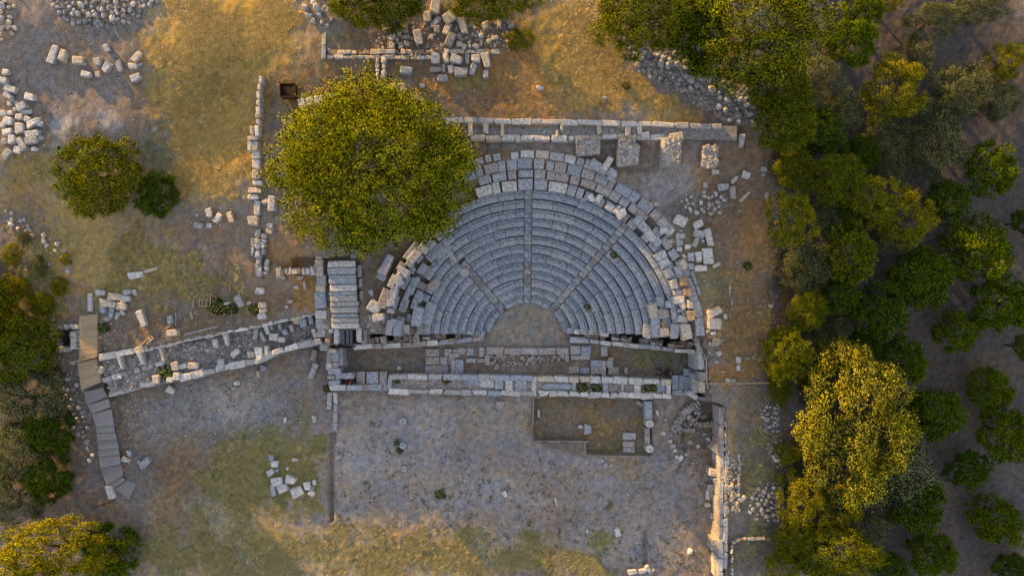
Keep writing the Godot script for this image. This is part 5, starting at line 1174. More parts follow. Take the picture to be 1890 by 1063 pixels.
	var fl := inst("bottom_panel", block_mesh(0.96, 0.03, 0.84, 0.0, 0.005), MT.rust, t)
	fl.position.y = 0.02
	for b in [[0, -0.45, 1.08, 0.05], [0, 0.45, 1.08, 0.05], [-0.51, 0, 0.05, 0.85], [0.51, 0, 0.05, 0.85]]:
		var o := inst("rim", block_mesh(b[2], 0.05, b[3], 0.0, 0.01), MT.rust, t)
		o.position = Vector3(b[0], 0.752, b[1])
	# railings on the east bank
	t = thing("pipe_railing", "rusty pipe railing along the top of the east parapet", "railing", P(1303, 690, 3.0))
	for l in [[[1304, 660], [1305, 708]], [[1281, 613], [1298, 652]]]:
		var p0 := P(l[0][0], l[0][1], 3.9) - t.position
		var p1 := P(l[1][0], l[1][1], 3.9) - t.position
		inst("rail", tube_mesh([p0, p1], [0.05, 0.05]), MT.metal, t)
		for q in [p0, (p0 + p1) * 0.5, p1]:
			inst("post", tube_mesh([q + Vector3(0, -1.2, 0), q], [0.04, 0.04]), MT.metal, t)
	t = thing("pole_fence", "long pale pole fence crossing the brown bank towards the trees", "fence", P(1370, 708, 2.6))
	var pts := [[1304, 708], [1358, 708], [1400, 707], [1437, 706]]
	for i in 3:
		var p0 := P(pts[i][0], pts[i][1], 3.6) - t.position
		var p1 := P(pts[i + 1][0], pts[i + 1][1], 3.55) - t.position
		inst("rail", tube_mesh([p0, p1], [0.055, 0.05]), MT.wood, t)
		inst("post", tube_mesh([p1 + Vector3(0, -1.1, 0), p1], [0.05, 0.045]), MT.wood, t)
	# bare fallen branch
	g = G(190, 931)
	var V := PackedVector3Array()
	var N := PackedVector3Array()
	tube(V, N, [Vector3(-0.95, 0.05, 0.32), Vector3(-0.4, 0.1, 0.12), Vector3(0.1, 0.08, -0.02), Vector3(0.85, 0.12, -0.35)], [0.02, 0.04, 0.045, 0.02])
	tube(V, N, [Vector3(-0.2, 0.1, 0.05), Vector3(0.1, 0.12, -0.18)], [0.02, 0.01])
	var br := inst("fallen_branch", mesh_of(V, N), MT.bark)
	br.position = g
	tag(br, "dark bare branch lying on the ground below the wooden steps", "branch")

# ---------------------------------------------------------------- people
func person(at: Vector3, turn: float, top: Color, legs: Color, hair: Color, label: String, lean: float) -> void:
	# joints: a seated figure with the legs stretched out along -x and the back leaning towards +x
	var skin := Color(0.45, 0.27, 0.18)
	var pe := Vector3(0, 0.13, 0)
	var ch := Vector3(0.16 + lean, 0.40, 0)
	var nk := Vector3(0.22 + lean, 0.56, 0)
	var hd := Vector3(0.26 + lean, 0.69, 0.01)
	var B := [[pe, ch, 0.145, 0.15, top], [ch, nk, 0.12, 0.06, top], [nk, hd + Vector3(0, -0.06, 0), 0.055, 0.055, skin], [hd, hd + Vector3(-0.015, 0.05, 0), 0.095, 0.1, skin], [hd + Vector3(-0.09, 0.0, 0), hd + Vector3(-0.115, -0.02, 0), 0.018, 0.02, skin], [hd + Vector3(0.03, 0.03, 0), hd + Vector3(0.015, 0.085, 0), 0.098, 0.088, hair]]
	var hands := []
	for s in [-1.0, 1.0]:
		var kn := Vector3(-0.44, 0.2 + 0.08 * (s + 1), 0.15 * s)
		var an := Vector3(-0.80 + 0.06 * (s + 1), 0.07, 0.24 * s)
		B.append([Vector3(-0.02, 0.11, 0.09 * s), kn, 0.088, 0.062, legs])
		B.append([kn, an, 0.058, 0.042, legs])
		B.append([an, an + Vector3(-0.07, 0.1, 0.03 * s), 0.042, 0.034, Color(0.03, 0.03, 0.035)])
		var sh := ch + Vector3(0.03, 0.09, 0.17 * s)
		var el := Vector3(sh.x - 0.05, 0.24, 0.31 * s)
		var wr := Vector3(-0.13, 0.3, 0.2 * s)
		B.append([ch + Vector3(0.03, 0.07, 0.06 * s), sh, 0.09, 0.07, top])
		B.append([sh, el, 0.058, 0.046, top])
		B.append([el, wr, 0.045, 0.032, top])
		B.append([wr, wr + Vector3(-0.07, -0.01, -0.01 * s), 0.03, 0.028, skin])
		B.append([hd + Vector3(0.02, 0.01, 0.1 * s), hd + Vector3(0.02, 0.03, 0.105 * s), 0.02, 0.018, skin])
		hands.append([wr + Vector3(-0.09, -0.01, -0.01 * s), s])
	var cell := 0.022
	var lo := Vector3(-0.98, -0.03, -0.46)
	var nx := 66
	var ny := 41
	var nzz := 42
	var F := PackedFloat32Array()
	F.resize(nx * ny * nzz)
	F.fill(1.0)
	for b in B:
		var p0: Vector3 = b[0]
		var p1: Vector3 = b[1]
		var ra: float = b[2]
		var rb: float = b[3]
		var d: Vector3 = p1 - p0
		var dd: float = max(d.length_squared(), 1e-6)
		var mg: float = max(ra, rb) + 0.07
		var a := ((p0.min(p1) - Vector3(mg, mg, mg) - lo) / cell).floor()
		var e := ((p0.max(p1) + Vector3(mg, mg, mg) - lo) / cell).ceil()
		for z in range(max(0, int(a.z)), min(nzz, int(e.z) + 1)):
			for y in range(max(0, int(a.y)), min(ny, int(e.y) + 1)):
				for x in range(max(0, int(a.x)), min(nx, int(e.x) + 1)):
					var q := lo + Vector3(x, y, z) * cell
					var t: float = clamp((q - p0).dot(d) / dd, 0.0, 1.0)
					var f: float = (q - p0 - d * t).length() - lerpf(ra, rb, t)
					var i := (z * ny + y) * nx + x
					var g := F[i]
					var h: float = clamp(0.5 + 0.5 * (g - f) / 0.03, 0.0, 1.0)
					F[i] = lerpf(g, f, h) - 0.03 * h * (1.0 - h)
	var idx := {}
	var pos := PackedVector3Array()
	for z in nzz - 1:
		for y in ny - 1:
			for x in nx - 1:
				var s := Vector3.ZERO
				var c := 0
				var i0 := (z * ny + y) * nx + x
				var m := 0
				for k in 8:
					if F[i0 + (k & 1) + ((k >> 1) & 1) * nx + (k >> 2) * nx * ny] < 0:
						m |= 1 << k
				if m == 0 or m == 255:
					continue
				for k in 8:
					for ax in 3:
						var k2 := k | (1 << ax)
						if k2 == k:
							continue
						if ((m >> k) & 1) != ((m >> k2) & 1):
							var fa := F[i0 + (k & 1) + ((k >> 1) & 1) * nx + (k >> 2) * nx * ny]
							var fb := F[i0 + (k2 & 1) + ((k2 >> 1) & 1) * nx + (k2 >> 2) * nx * ny]
							var pa := Vector3(k & 1, (k >> 1) & 1, k >> 2)
							var pb := Vector3(k2 & 1, (k2 >> 1) & 1, k2 >> 2)
							s += pa.lerp(pb, fa / (fa - fb))
							c += 1
				idx[i0] = pos.size()
				pos.append(lo + (Vector3(x, y, z) + s / c) * cell)
	var V := PackedVector3Array()
	var N := PackedVector3Array()
	var C := PackedColorArray()
	var st := [1, nx, nx * ny]
	for key in idx:
		var i0: int = key
		for ax in 3:
			var fa := F[i0]
			var fb := F[i0 + st[ax]]
			if (fa < 0) == (fb < 0):
				continue
			var u: int = st[(ax + 1) % 3]
			var v: int = st[(ax + 2) % 3]
			if not (idx.has(i0 - u) and idx.has(i0 - v) and idx.has(i0 - u - v)):
				continue
			var a: Vector3 = pos[idx[i0]]
			var b: Vector3 = pos[idx[i0 - u]]
			var c: Vector3 = pos[idx[i0 - u - v]]
			var d: Vector3 = pos[idx[i0 - v]]
			var dir := Vector3.ZERO
			dir[ax] = 1.0 if fa < 0 else -1.0
			var mid := (a + b + c + d) * 0.25
			tri(V, N, a, b, c, mid - dir)
			tri(V, N, a, c, d, mid - dir)
	for hnd in hands:
		var s: float = hnd[1]
		for f in 4:
			var r: float = 0.009 - 0.001 * abs(f - 1.5)
			var root: Vector3 = hnd[0] + Vector3(0.01, 0.005, (f - 1.5) * 0.018)
			var ln: float = [0.062, 0.072, 0.068, 0.055][f]
			tube(V, N, [root, root + Vector3(-ln * 0.55, 0.004, 0), root + Vector3(-ln, -0.018, 0)], [r, r * 0.95, r * 0.75], 5)
		var rt: Vector3 = hnd[0] + Vector3(0.045, 0.0, -0.024 * s)
		tube(V, N, [rt, rt + Vector3(-0.03, 0, -0.022 * s), rt + Vector3(-0.055, -0.01, -0.026 * s)], [0.011, 0.01, 0.008], 5)
	for v in V:
		var best := 1e9
		var col := skin
		for b in B:
			var p0: Vector3 = b[0]
			var d: Vector3 = b[1] - p0
			var t: float = clamp((v - p0).dot(d) / max(d.length_squared(), 1e-6), 0.0, 1.0)
			var f: float = (v - p0 - d * t).length() - lerpf(b[2], b[3], t)
			if f < best:
				best = f
				col = b[4]
		for s in [-1.0, 1.0]:
			if v.distance_to(hd + Vector3(-0.088, 0.012, 0.033 * s)) < 0.017:
				col = Color(0.03, 0.02, 0.02)
		if v.distance_to(hd + Vector3(-0.09, -0.05, 0)) < 0.022:
			col = Color(0.3, 0.1, 0.09)
		if best > 0.012:
			col = skin
		C.append(col)
	var o := inst("person", mesh_of(V, N, C), MT.cloth)
	o.position = at
	o.rotation.y = turn
	tag(o, label, "person")

func make_people() -> void:
	var p := P(642, 706, 0.5)
	person(Vector3(p.x, 0.24, p.z), deg_to_rad(-6), Color(0.16, 0.012, 0.028), Color(0.018, 0.02, 0.035), Color(0.012, 0.01, 0.01), "person in dark red top sitting with legs spread by the west parapet", 0.06)
	p = P(1231, 688, 0.2)
	person(Vector3(p.x, ground_y(p.x, p.z) + 0.0, p.z), deg_to_rad(-4), Color(0.02, 0.018, 0.028), Color(0.028, 0.027, 0.045), Color(0.012, 0.01, 0.01), "person in black sitting on the ground by the stage wall", 0.05)

# ---------------------------------------------------------------- plants
# a crown of about unit radius: lobes, leaf sprays on the lobes, folded leaves
func crown_mesh(seed_: int, lobes: int, sprays: int, leaves: int, leaf: float, spread: float, flat: float, c0: Color, c1: Color, spiky := 0.0, l0 := 0.20, l1 := 0.38) -> ArrayMesh:
	var r := RandomNumberGenerator.new()
	r.seed = seed_
	var V := PackedVector3Array()
	var N := PackedVector3Array()
	var C := PackedColorArray()
	for l in lobes:
		var gold := PI * (3.0 - sqrt(5.0))
		var yy := 1.0 - (l + 0.5) / lobes * 1.55
		var rr := sqrt(max(0.0, 1.0 - yy * yy))
		var a := gold * l + r.randf() * 0.7
		var lr := r.randf_range(l0, l1)
		var lc := Vector3(cos(a) * rr, yy * flat, sin(a) * rr) * (r.randf_range(0.6, 0.88) if l % 3 else r.randf_range(0.3, 0.7))
		var ln := Vector3(cos(a) * rr, yy, sin(a) * rr)
		var tone := r.randf()
		for s in sprays:
			var d := Vector3(r.randfn(), r.randfn(), r.randfn()).normalized()
			if d.dot(ln) < -0.25:
				d = -d
			var sc := lc + d * lr * r.randf_range(0.55, 1.05)
			var t2: float = clamp(tone * 0.75 + r.randf() * 0.4, 0.0, 1.0)
			for k in leaves:
				var p := sc + Vector3(r.randfn(), r.randfn() * 0.8, r.randfn()) * spread
				var dir := (d * (0.7 + spiky) + Vector3(r.randfn(), r.randfn() + 0.25, r.randfn()) * 0.6).normalized()
				var sd := dir.cross(Vector3(r.randfn(), r.randfn(), r.randfn())).normalized()
				var ll := leaf * r.randf_range(0.7, 1.35)
				var w := ll * r.randf_range(0.28, 0.42)
				var m := p + dir * ll * 0.5
				var n := dir.cross(sd)
				if n.dot(d + Vector3(0, 0.6, 0)) < 0:
					n = -n
				m -= n * ll * 0.08
				V.append(p); V.append(m + sd * w); V.append(p + dir * ll)
				V.append(p); V.append(p + dir * ll); V.append(m - sd * w)
				var nn := (n + d * 0.8).normalized()
				for q in 6:
					N.append(nn)
				var c := c0.lerp(c1, clamp(t2 + r.randf_range(-0.2, 0.2), 0.0, 1.0))
				var g := r.randf_range(0.88, 1.12)
				c = Color(c.r * g, c.g * g, c.b * g)
				for q in 6:
					C.append(c)
	return mesh_of(V, N, C)

func trunk_mesh(h: float, r: float, reach: float, seed_: int) -> ArrayMesh:
	var g := RandomNumberGenerator.new()
	g.seed = seed_
	var V := PackedVector3Array()
	var N := PackedVector3Array()
	tube(V, N, [Vector3(0, -0.3, 0), Vector3(0.02, h * 0.2, 0.03), Vector3(-0.05, h * 0.6, 0.0), Vector3(0.03, h, 0.02)], [r * 1.5, r, r * 0.75, r * 0.4], 8)
	for k in 6:
		var a := TAU * k / 6.0 + g.randf()
		var y0 := h * g.randf_range(0.45, 0.9)
		var e := Vector3(cos(a) * reach, y0 + reach * g.randf_range(0.3, 0.8), sin(a) * reach)
		tube(V, N, [Vector3(0, y0, 0), Vector3(cos(a) * reach * 0.4, y0 + reach * 0.35, sin(a) * reach * 0.4), e], [r * 0.5, r * 0.35, r * 0.12], 5)
	return mesh_of(V, N)

var crowns := {}
# a tree by its crown as surveyed: centre and radii in photo px, how high the crown's middle stands
func tree(px: float, py: float, rx: float, ry: float, kind: String, var_: int, label: String, group: String, hc: float, called := "tree", vert := 0.0) -> void:
	var y := 3.0
	for i in 5:
		var q := P(px, py, y + hc)
		y = lerp(y, ground_y(q.x, q.z), 0.8)
	var c := P(px, py, y + hc)
	var k := (H - y - hc) / H / S
	var gy := ground_y(c.x, c.z)
	var t := thing(called, label, called.replace("_", " ") if called.length() < 14 else "tree", Vector3(c.x, gy, c.z), group)
	var sx := rx * k * 1.0
	var sz := ry * k * 1.0
	var sy: float = vert if vert > 0.0 else min((sx + sz) * 0.5, hc * 1.05)
	var tm := inst("trunk", trunk_mesh(hc * 0.9, clamp((sx + sz) * 0.05, 0.05, 0.42), min(sx, sz) * 0.6, int(px + py)), MT.bark, t)
	var cm: MeshInstance3D = inst("crown", crowns[kind][var_ % crowns[kind].size()], MT.leaf, t)
	cm.position = Vector3(0, hc, 0)
	cm.rotation.y = fmod(px * 1.7 + py, TAU) if abs(rx - ry) < 8 else 0.0
	cm.scale = Vector3(sx, sy, sz)

func make_trees() -> void:
	# leaf colours: one kind of leaf for each kind of tree, with small random differences from spray to spray
	var big0 := Color(0.19, 0.225, 0.014)
	var big1 := Color(0.28, 0.30, 0.014)
	var br0 := Color(0.125, 0.165, 0.013)
	var br1 := Color(0.19, 0.21, 0.013)
	var ci0 := Color(0.085, 0.145, 0.01)
	var ci1 := Color(0.125, 0.19, 0.01)
	var ol0 := Color(0.13, 0.16, 0.075)
	var ol1 := Color(0.175, 0.195, 0.085)
	var go0 := Color(0.20, 0.21, 0.02)
	var go1 := Color(0.29, 0.285, 0.014)
	crowns.big = [crown_mesh(1, 110, 26, 74, 0.0175, 0.034, 0.9, big0, big1)]
	crowns.broad = [crown_mesh(2, 44, 24, 58, 0.028, 0.046, 0.9, br0, br1), crown_mesh(3, 40, 24, 58, 0.028, 0.046, 0.9, br0, br1), crown_mesh(12, 50, 22, 58, 0.026, 0.042, 0.9, br0, Color(0.22, 0.235, 0.013))]
	crowns.citrus = [crown_mesh(4, 34, 21, 56, 0.036, 0.052, 0.95, ci0, ci1), crown_mesh(5, 30, 22, 56, 0.036, 0.052, 0.95, ci0, Color(0.15, 0.205, 0.01)), crown_mesh(6, 36, 19, 56, 0.036, 0.052, 0.95, Color(0.07, 0.125, 0.012), Color(0.095, 0.155, 0.013))]
	crowns.olive = [crown_mesh(7, 28, 20, 56, 0.033, 0.06, 0.95, ol0, ol1, 0.4), crown_mesh(8, 24, 21, 56, 0.033, 0.065, 0.95, ol0, ol1, 0.4)]
	crowns.gold = [crown_mesh(9, 28, 22, 58, 0.031, 0.05, 0.95, go0, go1, 0.3), crown_mesh(10, 26, 22, 58, 0.031, 0.05, 0.95, go0, go1, 0.3)]
	crowns.goldbig = [crown_mesh(11, 64, 22, 58, 0.022, 0.032, 0.95, Color(0.19, 0.205, 0.04), Color(0.31, 0.305, 0.018), 0.3, 0.12, 0.22), crown_mesh(15, 54, 22, 58, 0.022, 0.032, 0.95, Color(0.2, 0.21, 0.02), Color(0.34, 0.33, 0.012), 0.3, 0.13, 0.24)]
	crowns.spire = [crown_mesh(13, 36, 26, 40, 0.04, 0.035, 1.0, br0, Color(0.2, 0.215, 0.013), 1.2)]
	crowns.weed = [crown_mesh(14, 9, 9, 6, 0.3, 0.14, 0.6, Color(0.12, 0.15, 0.05), Color(0.25, 0.24, 0.07), 0.2), crown_mesh(16, 8, 8, 6, 0.3, 0.16, 0.6, Color(0.09, 0.14, 0.04), Color(0.17, 0.21, 0.06), 0.2)]
	tree(690, 312, 176, 150, "big", 0, "huge round bright green tree standing over the left half of the seats", "", 5.9, "tree", 5.0)
	tree(188, 325, 80, 74, "broad", 1, "small golden green tree alone on the left terrace", "", 3.0)
	tree(290, 358, 38, 44, "citrus", 2, "little dark green tree touching the right side of the small terrace tree", "", 1.6)
	tree(698, -4, 92, 58, "broad", 0, "bright green tree at the top edge above the foundation wall", "trees along the top edge", 2.7, "tree", 2.2)
	tree(910, -12, 88, 52, "broad", 2, "loose green tree at the top edge right of the tumbled blocks", "trees along the top edge", 2.7, "tree", 2.2)
	tree(1185, 28, 95, 75, "broad", 1, "dense green tree over the left end of the rubble bank", "trees along the top edge", 4.2)
	tree(1395, 62, 130, 100, "broad", 2, "broad tree with sunlit yellow clumps above the rubble bank", "trees along the top edge", 5.0)
	tree(1290, 55, 60, 70, "citrus", 0, "dark green tree squeezed between the two broad trees above the rubble bank", "trees along the top edge", 3.4)
	tree(1440, 160, 60, 50, "broad", 0, "dim green tree below the broad yellow clumped tree", "trees on the east slope", 3.0)
	var E := "trees on the east slope"
	var O := "orchard trees"
	for a in [[1572, 78, 42, 46, "citrus", 0, "round dark tree right of the broad yellow clumped tree", E, 2.4], [1505, 140, 44, 34, "olive", 0, "grey olive tree between the broad tree and the round dark tree", E, 2.2], [1452, 222, 58, 52, "broad", 0, "dull green tree at the right end of the rubble bank", E, 3.0], [1505, 245, 46, 48, "citrus", 2, "dark tree just right of the rubble bank end", E, 2.4], [1592, 20, 36, 36, "citrus", 1, "dark tree cut by the top edge near the round dark tree", E, 2.2], [1648, 165, 54, 54, "gold", 1, "tree with bright yellow crown in the upper orchard", E, 2.8], [1700, 205, 42, 34, "olive", 1, "grey green bush low right of the bright yellow crown", E, 1.8], [1775, 165, 52, 48, "olive", 0, "pale grey olive in the upper right", E, 2.2], [1858, 115, 34, 36, "gold", 0, "small yellow tree at the upper right edge", E, 2.0], [1722, 35, 44, 32, "olive", 1, "faint olive near the top right", E, 1.8], [1640, 5, 26, 18, "gold", 0, "small yellow green tree touching the top edge", E, 2.0], [1800, 15, 50, 30, "olive", 0, "dim olive cut by the top edge at far right", E, 1.8],
		[1636, 262, 42, 38, "olive", 1, "olive left of the large pale olive", E, 2.0], [1726, 272, 54, 52, "olive", 0, "large pale olive in the upper orchard", E, 2.2], [1640, 318, 30, 26, "olive", 1, "small olive above the yellow pair", E, 1.8], [1538, 330, 54, 46, "broad", 1, "leafy green tree above the yellow pair", E, 3.2], [1604, 372, 48, 46, "gold", 0, "left tree of the touching yellow pair", E, 3.0], [1668, 402, 52, 50, "gold", 1, "right tree of the touching yellow pair", E, 3.0], [1640, 440, 40, 28, "olive", 0, "pale olive just below the yellow pair", E, 1.8], [1459, 405, 42, 52, "gold", 0, "yellow tree at the edge of the bank beside the blocks", E, 3.2], [1500, 475, 50, 48, "olive", 1, "grey olive below the yellow bank tree", E, 2.8], [1480, 510, 34, 40, "olive", 0, "small grey olive at the foot of the yellow bank tree", E, 2.2], [1568, 470, 44, 52, "spire", 0, "spiky dark tree with sunlit tips leaning right", E, 4.2], [1545, 540, 38, 40, "citrus", 2, "dark tree below the spiky tree", E, 2.6], [1488, 575, 40, 34, "broad", 1, "low yellow green tree beside the orange strip of bank", E, 2.4], [1452, 655, 40, 48, "broad", 2, "yellow green tree next to the end of the pole fence", E, 2.6], [1490, 640, 34, 30, "olive", 1, "dim olive right of the pole fence tree", E, 1.8], [1440, 620, 18, 22, "gold", 1, "small yellow bush above the pole fence tree", E, 1.4],
		[1830, 312, 54, 48, "citrus", 1, "heart-shaped round green tree at the right edge", O, 2.2], [1748, 372, 44, 42, "citrus", 2, "round tree with a dark hollow right of the yellow pair", O, 2.0], [1803, 462, 68, 60, "citrus", 1, "large round tree below the dark hollowed tree", O, 2.4], [1697, 515, 62, 58, "citrus", 0, "wide dark tree below the yellow pair", O, 2.4], [1852, 562, 60, 54, "citrus", 0, "wide green tree at the right edge below the large round tree", O, 2.4], [1618, 578, 60, 56, "citrus", 2, "dull green tree left of the wide dark tree", O, 2.4], [1766, 612, 42, 42, "citrus", 1, "small round tree in the middle of the orchard", O, 2.0], [1888, 410, 20, 26, "citrus", 2, "sliver of a green tree at the right edge", O, 1.8], [1664, 668, 48, 48, "citrus", 0, "round dark green tree right of the tall golden tree top", O, 2.2], [1828, 718, 44, 44, "citrus", 1, "neat round bright tree at the right", O, 2.0], [1724, 762, 58, 48, "citrus", 0, "wide tree directly right of the tall golden tree", O, 2.2], [1858, 800, 52, 58, "citrus", 1, "big bright tree at the right edge", O, 2.4], [1788, 866, 44, 36, "citrus", 2, "small lobed tree left of the big bright edge tree", O, 1.8], [1688, 928, 58, 56, "citrus", 2, "dark tree below the tall golden tree", O, 2.2], [1838, 962, 52, 46, "citrus", 1, "bright lobed tree near the bottom right", O, 2.0], [1722, 1022, 46, 44, "citrus", 0, "round tree at the bottom right of the orchard", O, 2.0], [1640, 1048, 40, 30, "citrus", 2, "dark tree cut by the bottom edge", O, 1.8], [1888, 640, 16, 26, "citrus", 0, "green tree barely showing at the right edge", O, 1.8], [1870, 1050, 40, 30, "citrus", 2, "dark tree in the bottom right corner", O, 1.8]]:
		var f := 1.03 if a[7] == E else 0.93
		tree(a[0], a[1], a[2] * f, a[3] * f, a[4], a[5], a[6], a[7], a[8])
	tree(1572, 775, 112, 168, "goldbig", 0, "tall golden tree with yellow sunlit sprays, largest on the right", "", 5.0, "tree", 4.0)
	tree(1625, 840, 74, 96, "olive", 0, "silvery olive against the right flank of the tall golden tree", E, 2.8)
	tree(1545, 655, 40, 36, "gold", 1, "small golden tree above the tall golden tree", E, 2.8)
	tree(1478, 925, 42, 58, "gold", 0, "yellow green tree along the hedge below the tall golden tree", E, 2.8)
	tree(1545, 935, 40, 50, "gold", 1, "amber leaved tree between the hedge and the dark lower tree", E, 2.4)
	tree(1470, 1000, 38, 44, "broad", 1, "green hedge tree left of the bottom golden tree", E, 2.4)
	tree(1545, 1022, 78, 52, "broad", 2, "wide yellow green tree at the bottom of the hedge", E, 3.2)
	tree(1445, 1040, 34, 30, "gold", 1, "low yellow bush at the lower end of the hedge", E, 1.4)
	tree(1452, 835, 22, 26, "gold", 0, "spiky amber bush beside the white boulder", E, 1.2)
	tree(1440, 710, 20, 40, "broad", 0, "narrow green bush at the end of the pole fence", E, 1.3)
	tree(1600, 700, 28, 30, "gold", 0, "golden spray right of the tall golden tree's top", E, 3.4)
	# left side
	tree(28, 640, 74, 66, "broad", 1, "large sunlit green bush at the left edge beside the well", "bushes on the left", 2.2)
	tree(50, 735, 70, 62, "olive", 1, "dark bush left of the rubble bank", "bushes on the left", 1.8)
	tree(92, 800, 42, 46, "citrus", 2, "dark green bush left of the wooden steps", "bushes on the left", 1.6)
	tree(30, 835, 60, 60, "olive", 0, "grey green bush at the lower left edge", "bushes on the left", 1.8)
	tree(92, 882, 46, 42, "citrus", 2, "green bush left of the whitish slab", "bushes on the left", 1.6)
	tree(25, 920, 56, 46, "olive", 1, "dark low bush above the yellow corner tree", "bushes on the left", 1.5)
	tree(100, 1022, 112, 66, "goldbig", 1, "bright yellow topped tree in the bottom left corner", "", 4.4)
	tree(205, 1020, 52, 50, "citrus", 1, "green bush at the right foot of the yellow corner tree", "bushes on the left", 1.8)
	for a in [[20, 470, 22, 18, "gold", 0, "yellow scrub bush highest on the left bank"], [70, 495, 20, 16, "olive", 1, "grey scrub bush in the middle of the left bank"], [110, 530, 18, 16, "gold", 1, "yellow scrub bush nearest the boardwalk on the left bank"], [30, 530, 26, 20, "gold", 0, "broad yellow scrub bush above the left edge bushes"], [75, 560, 24, 20, "broad", 2, "green scrub bush just above the stone well"], [12, 575, 26, 24, "gold", 1, "yellow green scrub at the left edge above the large bush"], [120, 480, 12, 10, "gold", 0, "small yellow scrub among the bank stones"], [45, 440, 14, 12, "olive", 0, "small grey scrub on the upper left bank"]]:
		tree(a[0], a[1], a[2], a[3], a[4], a[5], a[6], "scrub on the left bank", 0.45, "scrub_bush")
	for a in [[1478, 185, 40, 30, "olive", 1, "dim grey bush under the broad yellow clumped tree", 1.6], [1548, 210, 40, 40, "olive", 0, "grey leafless looking bush left of the bright yellow crown", 1.6], [1588, 285, 36, 34, "citrus", 2, "dark bush left of the olives", 1.6], [1560, 405, 40, 34, "citrus", 2, "dark bush between the bank tree and the yellow pair", 1.8], [1535, 605, 40, 36, "olive", 1, "grey bush right of the low yellow green tree", 1.6], [1590, 640, 34, 34, "citrus", 2, "dark bush above the golden spray", 1.6], [1505, 705, 32, 40, "citrus", 2, "dark bush left of the tall golden tree", 1.4], [1500, 860, 34, 40, "olive", 0, "grey bush under the left flank of the tall golden tree", 1.4], [1600, 965, 40, 40, "olive", 1, "grey green bush left of the dark lower tree", 1.6], [1690, 110, 40, 34, "olive", 1, "dim bush above the pale grey olive", 1.4], [1840, 190, 40, 34, "olive", 0, "dim bush below the small yellow edge tree", 1.4], [1470, 310, 38, 40, "broad", 0, "dull green tree left of the leafy green tree", 2.2], [1525, 400, 34, 36, "olive", 1, "grey bush right of the yellow bank tree", 1.8]]:
		tree(a[0], a[1], a[2], a[3], a[4], a[5], a[6], "undergrowth on the east slope", a[7])
	tree(960, 72, 28, 20, "gold", 0, "low yellow bush right of the tumbled blocks", "", 0.7, "bush")
	# a bush beyond the frame whose shade lies over the well
	tree(-60, 560, 80, 80, "broad", 2, "bush beyond the left edge beside the well", "trees beyond the frame", 2.6)
	# weeds rooted in walls and corners
	var n := 0
	for w in [[823, 703, 7, "weed clump in the stage wall core, left of the cross slabs"], [733, 704, 5, "weed clump at the left end of the stage wall"], [1075, 716, 10, "green weed clump in the broken stretch of the stage wall"], [1100, 716, 9, "dark weed clump right of the broken stretch of the stage wall"], [1200, 717, 12, "weed clump near the right end of the stage wall"], [1313, 727, 9, "weed clump in the corner of the east parapet"], [1352, 715, 8, "weed clump on top of the slabs beside the parapet"], [604, 718, 7, "weed tuft at the corner of the west parapet"], [1084, 567, 6, "green weed growing on a seat near the right stair"], [932, 571, 4, "weed at the foot of the left stair"], [1133, 472, 6, "weed tuft high on the right seats"], [308, 690, 14, "leafy yellow weed clump on the terrace wall"], [400, 567, 16, "leafy green plant beside the wooden pallet"], [425, 572, 11, "leafy green plant left of the grey block"], [470, 572, 10, "leafy plant beside the low pink footing"], [123, 285, 14, "dark low bush left of the small terrace tree"], [737, 832, 6, "dry weed tuft beside the middle column drum"], [732, 818, 5, "dark weed tuft above the middle column drum"], [1155, 160, 7, "yellow weed on the path below the rubble bank"], [192, 606, 9, "yellow weed clump beside the boardwalk"], [1380, 492, 8, "yellow weed on the brown bank"], [812, 914, 9, "low dark weed patch on the court"]]:
		var g := G(w[0], w[1])
		var lev := {823: 0.62, 733: 0.62, 1075: 0.62, 1100: 0.62, 1200: 0.62, 1313: 1.3, 1352: 2.2, 308: 2.15, 1084: 1.9, 1133: 4.2}
		if lev.has(w[0]):
			g = P(w[0], w[1], lev[w[0]])
		var t := thing("weed_clump", w[3], "weed", g, "weed clumps")
		var k: float = w[2] / S * 0.95
		var o := inst("foliage", crowns.weed[n % 2], MT.leaf, t)
		o.position.y = 0.12
		o.scale = Vector3(k, min(k, 0.3), k)
		n += 1

func blade_mesh(n: int, h: float, w: float, sp: float) -> ArrayMesh:
	var V := PackedVector3Array()
	var N := PackedVector3Array()
	for i in n:
		var a := rng.randf() * TAU
		var b := Vector3(cos(a), 0, sin(a)) * rng.randf() * sp
		var tip := b + Vector3(cos(a) * h * rng.randf_range(0.3, 1.0), h * rng.randf_range(0.5, 1.0), sin(a) * h * rng.randf_range(0.3, 1.0))
		var sd := Vector3(-sin(a), 0, cos(a)) * w
		tri(V, N, b - sd, b + sd, tip, b - Vector3(0, 1, 0))
	return mesh_of(V, N)

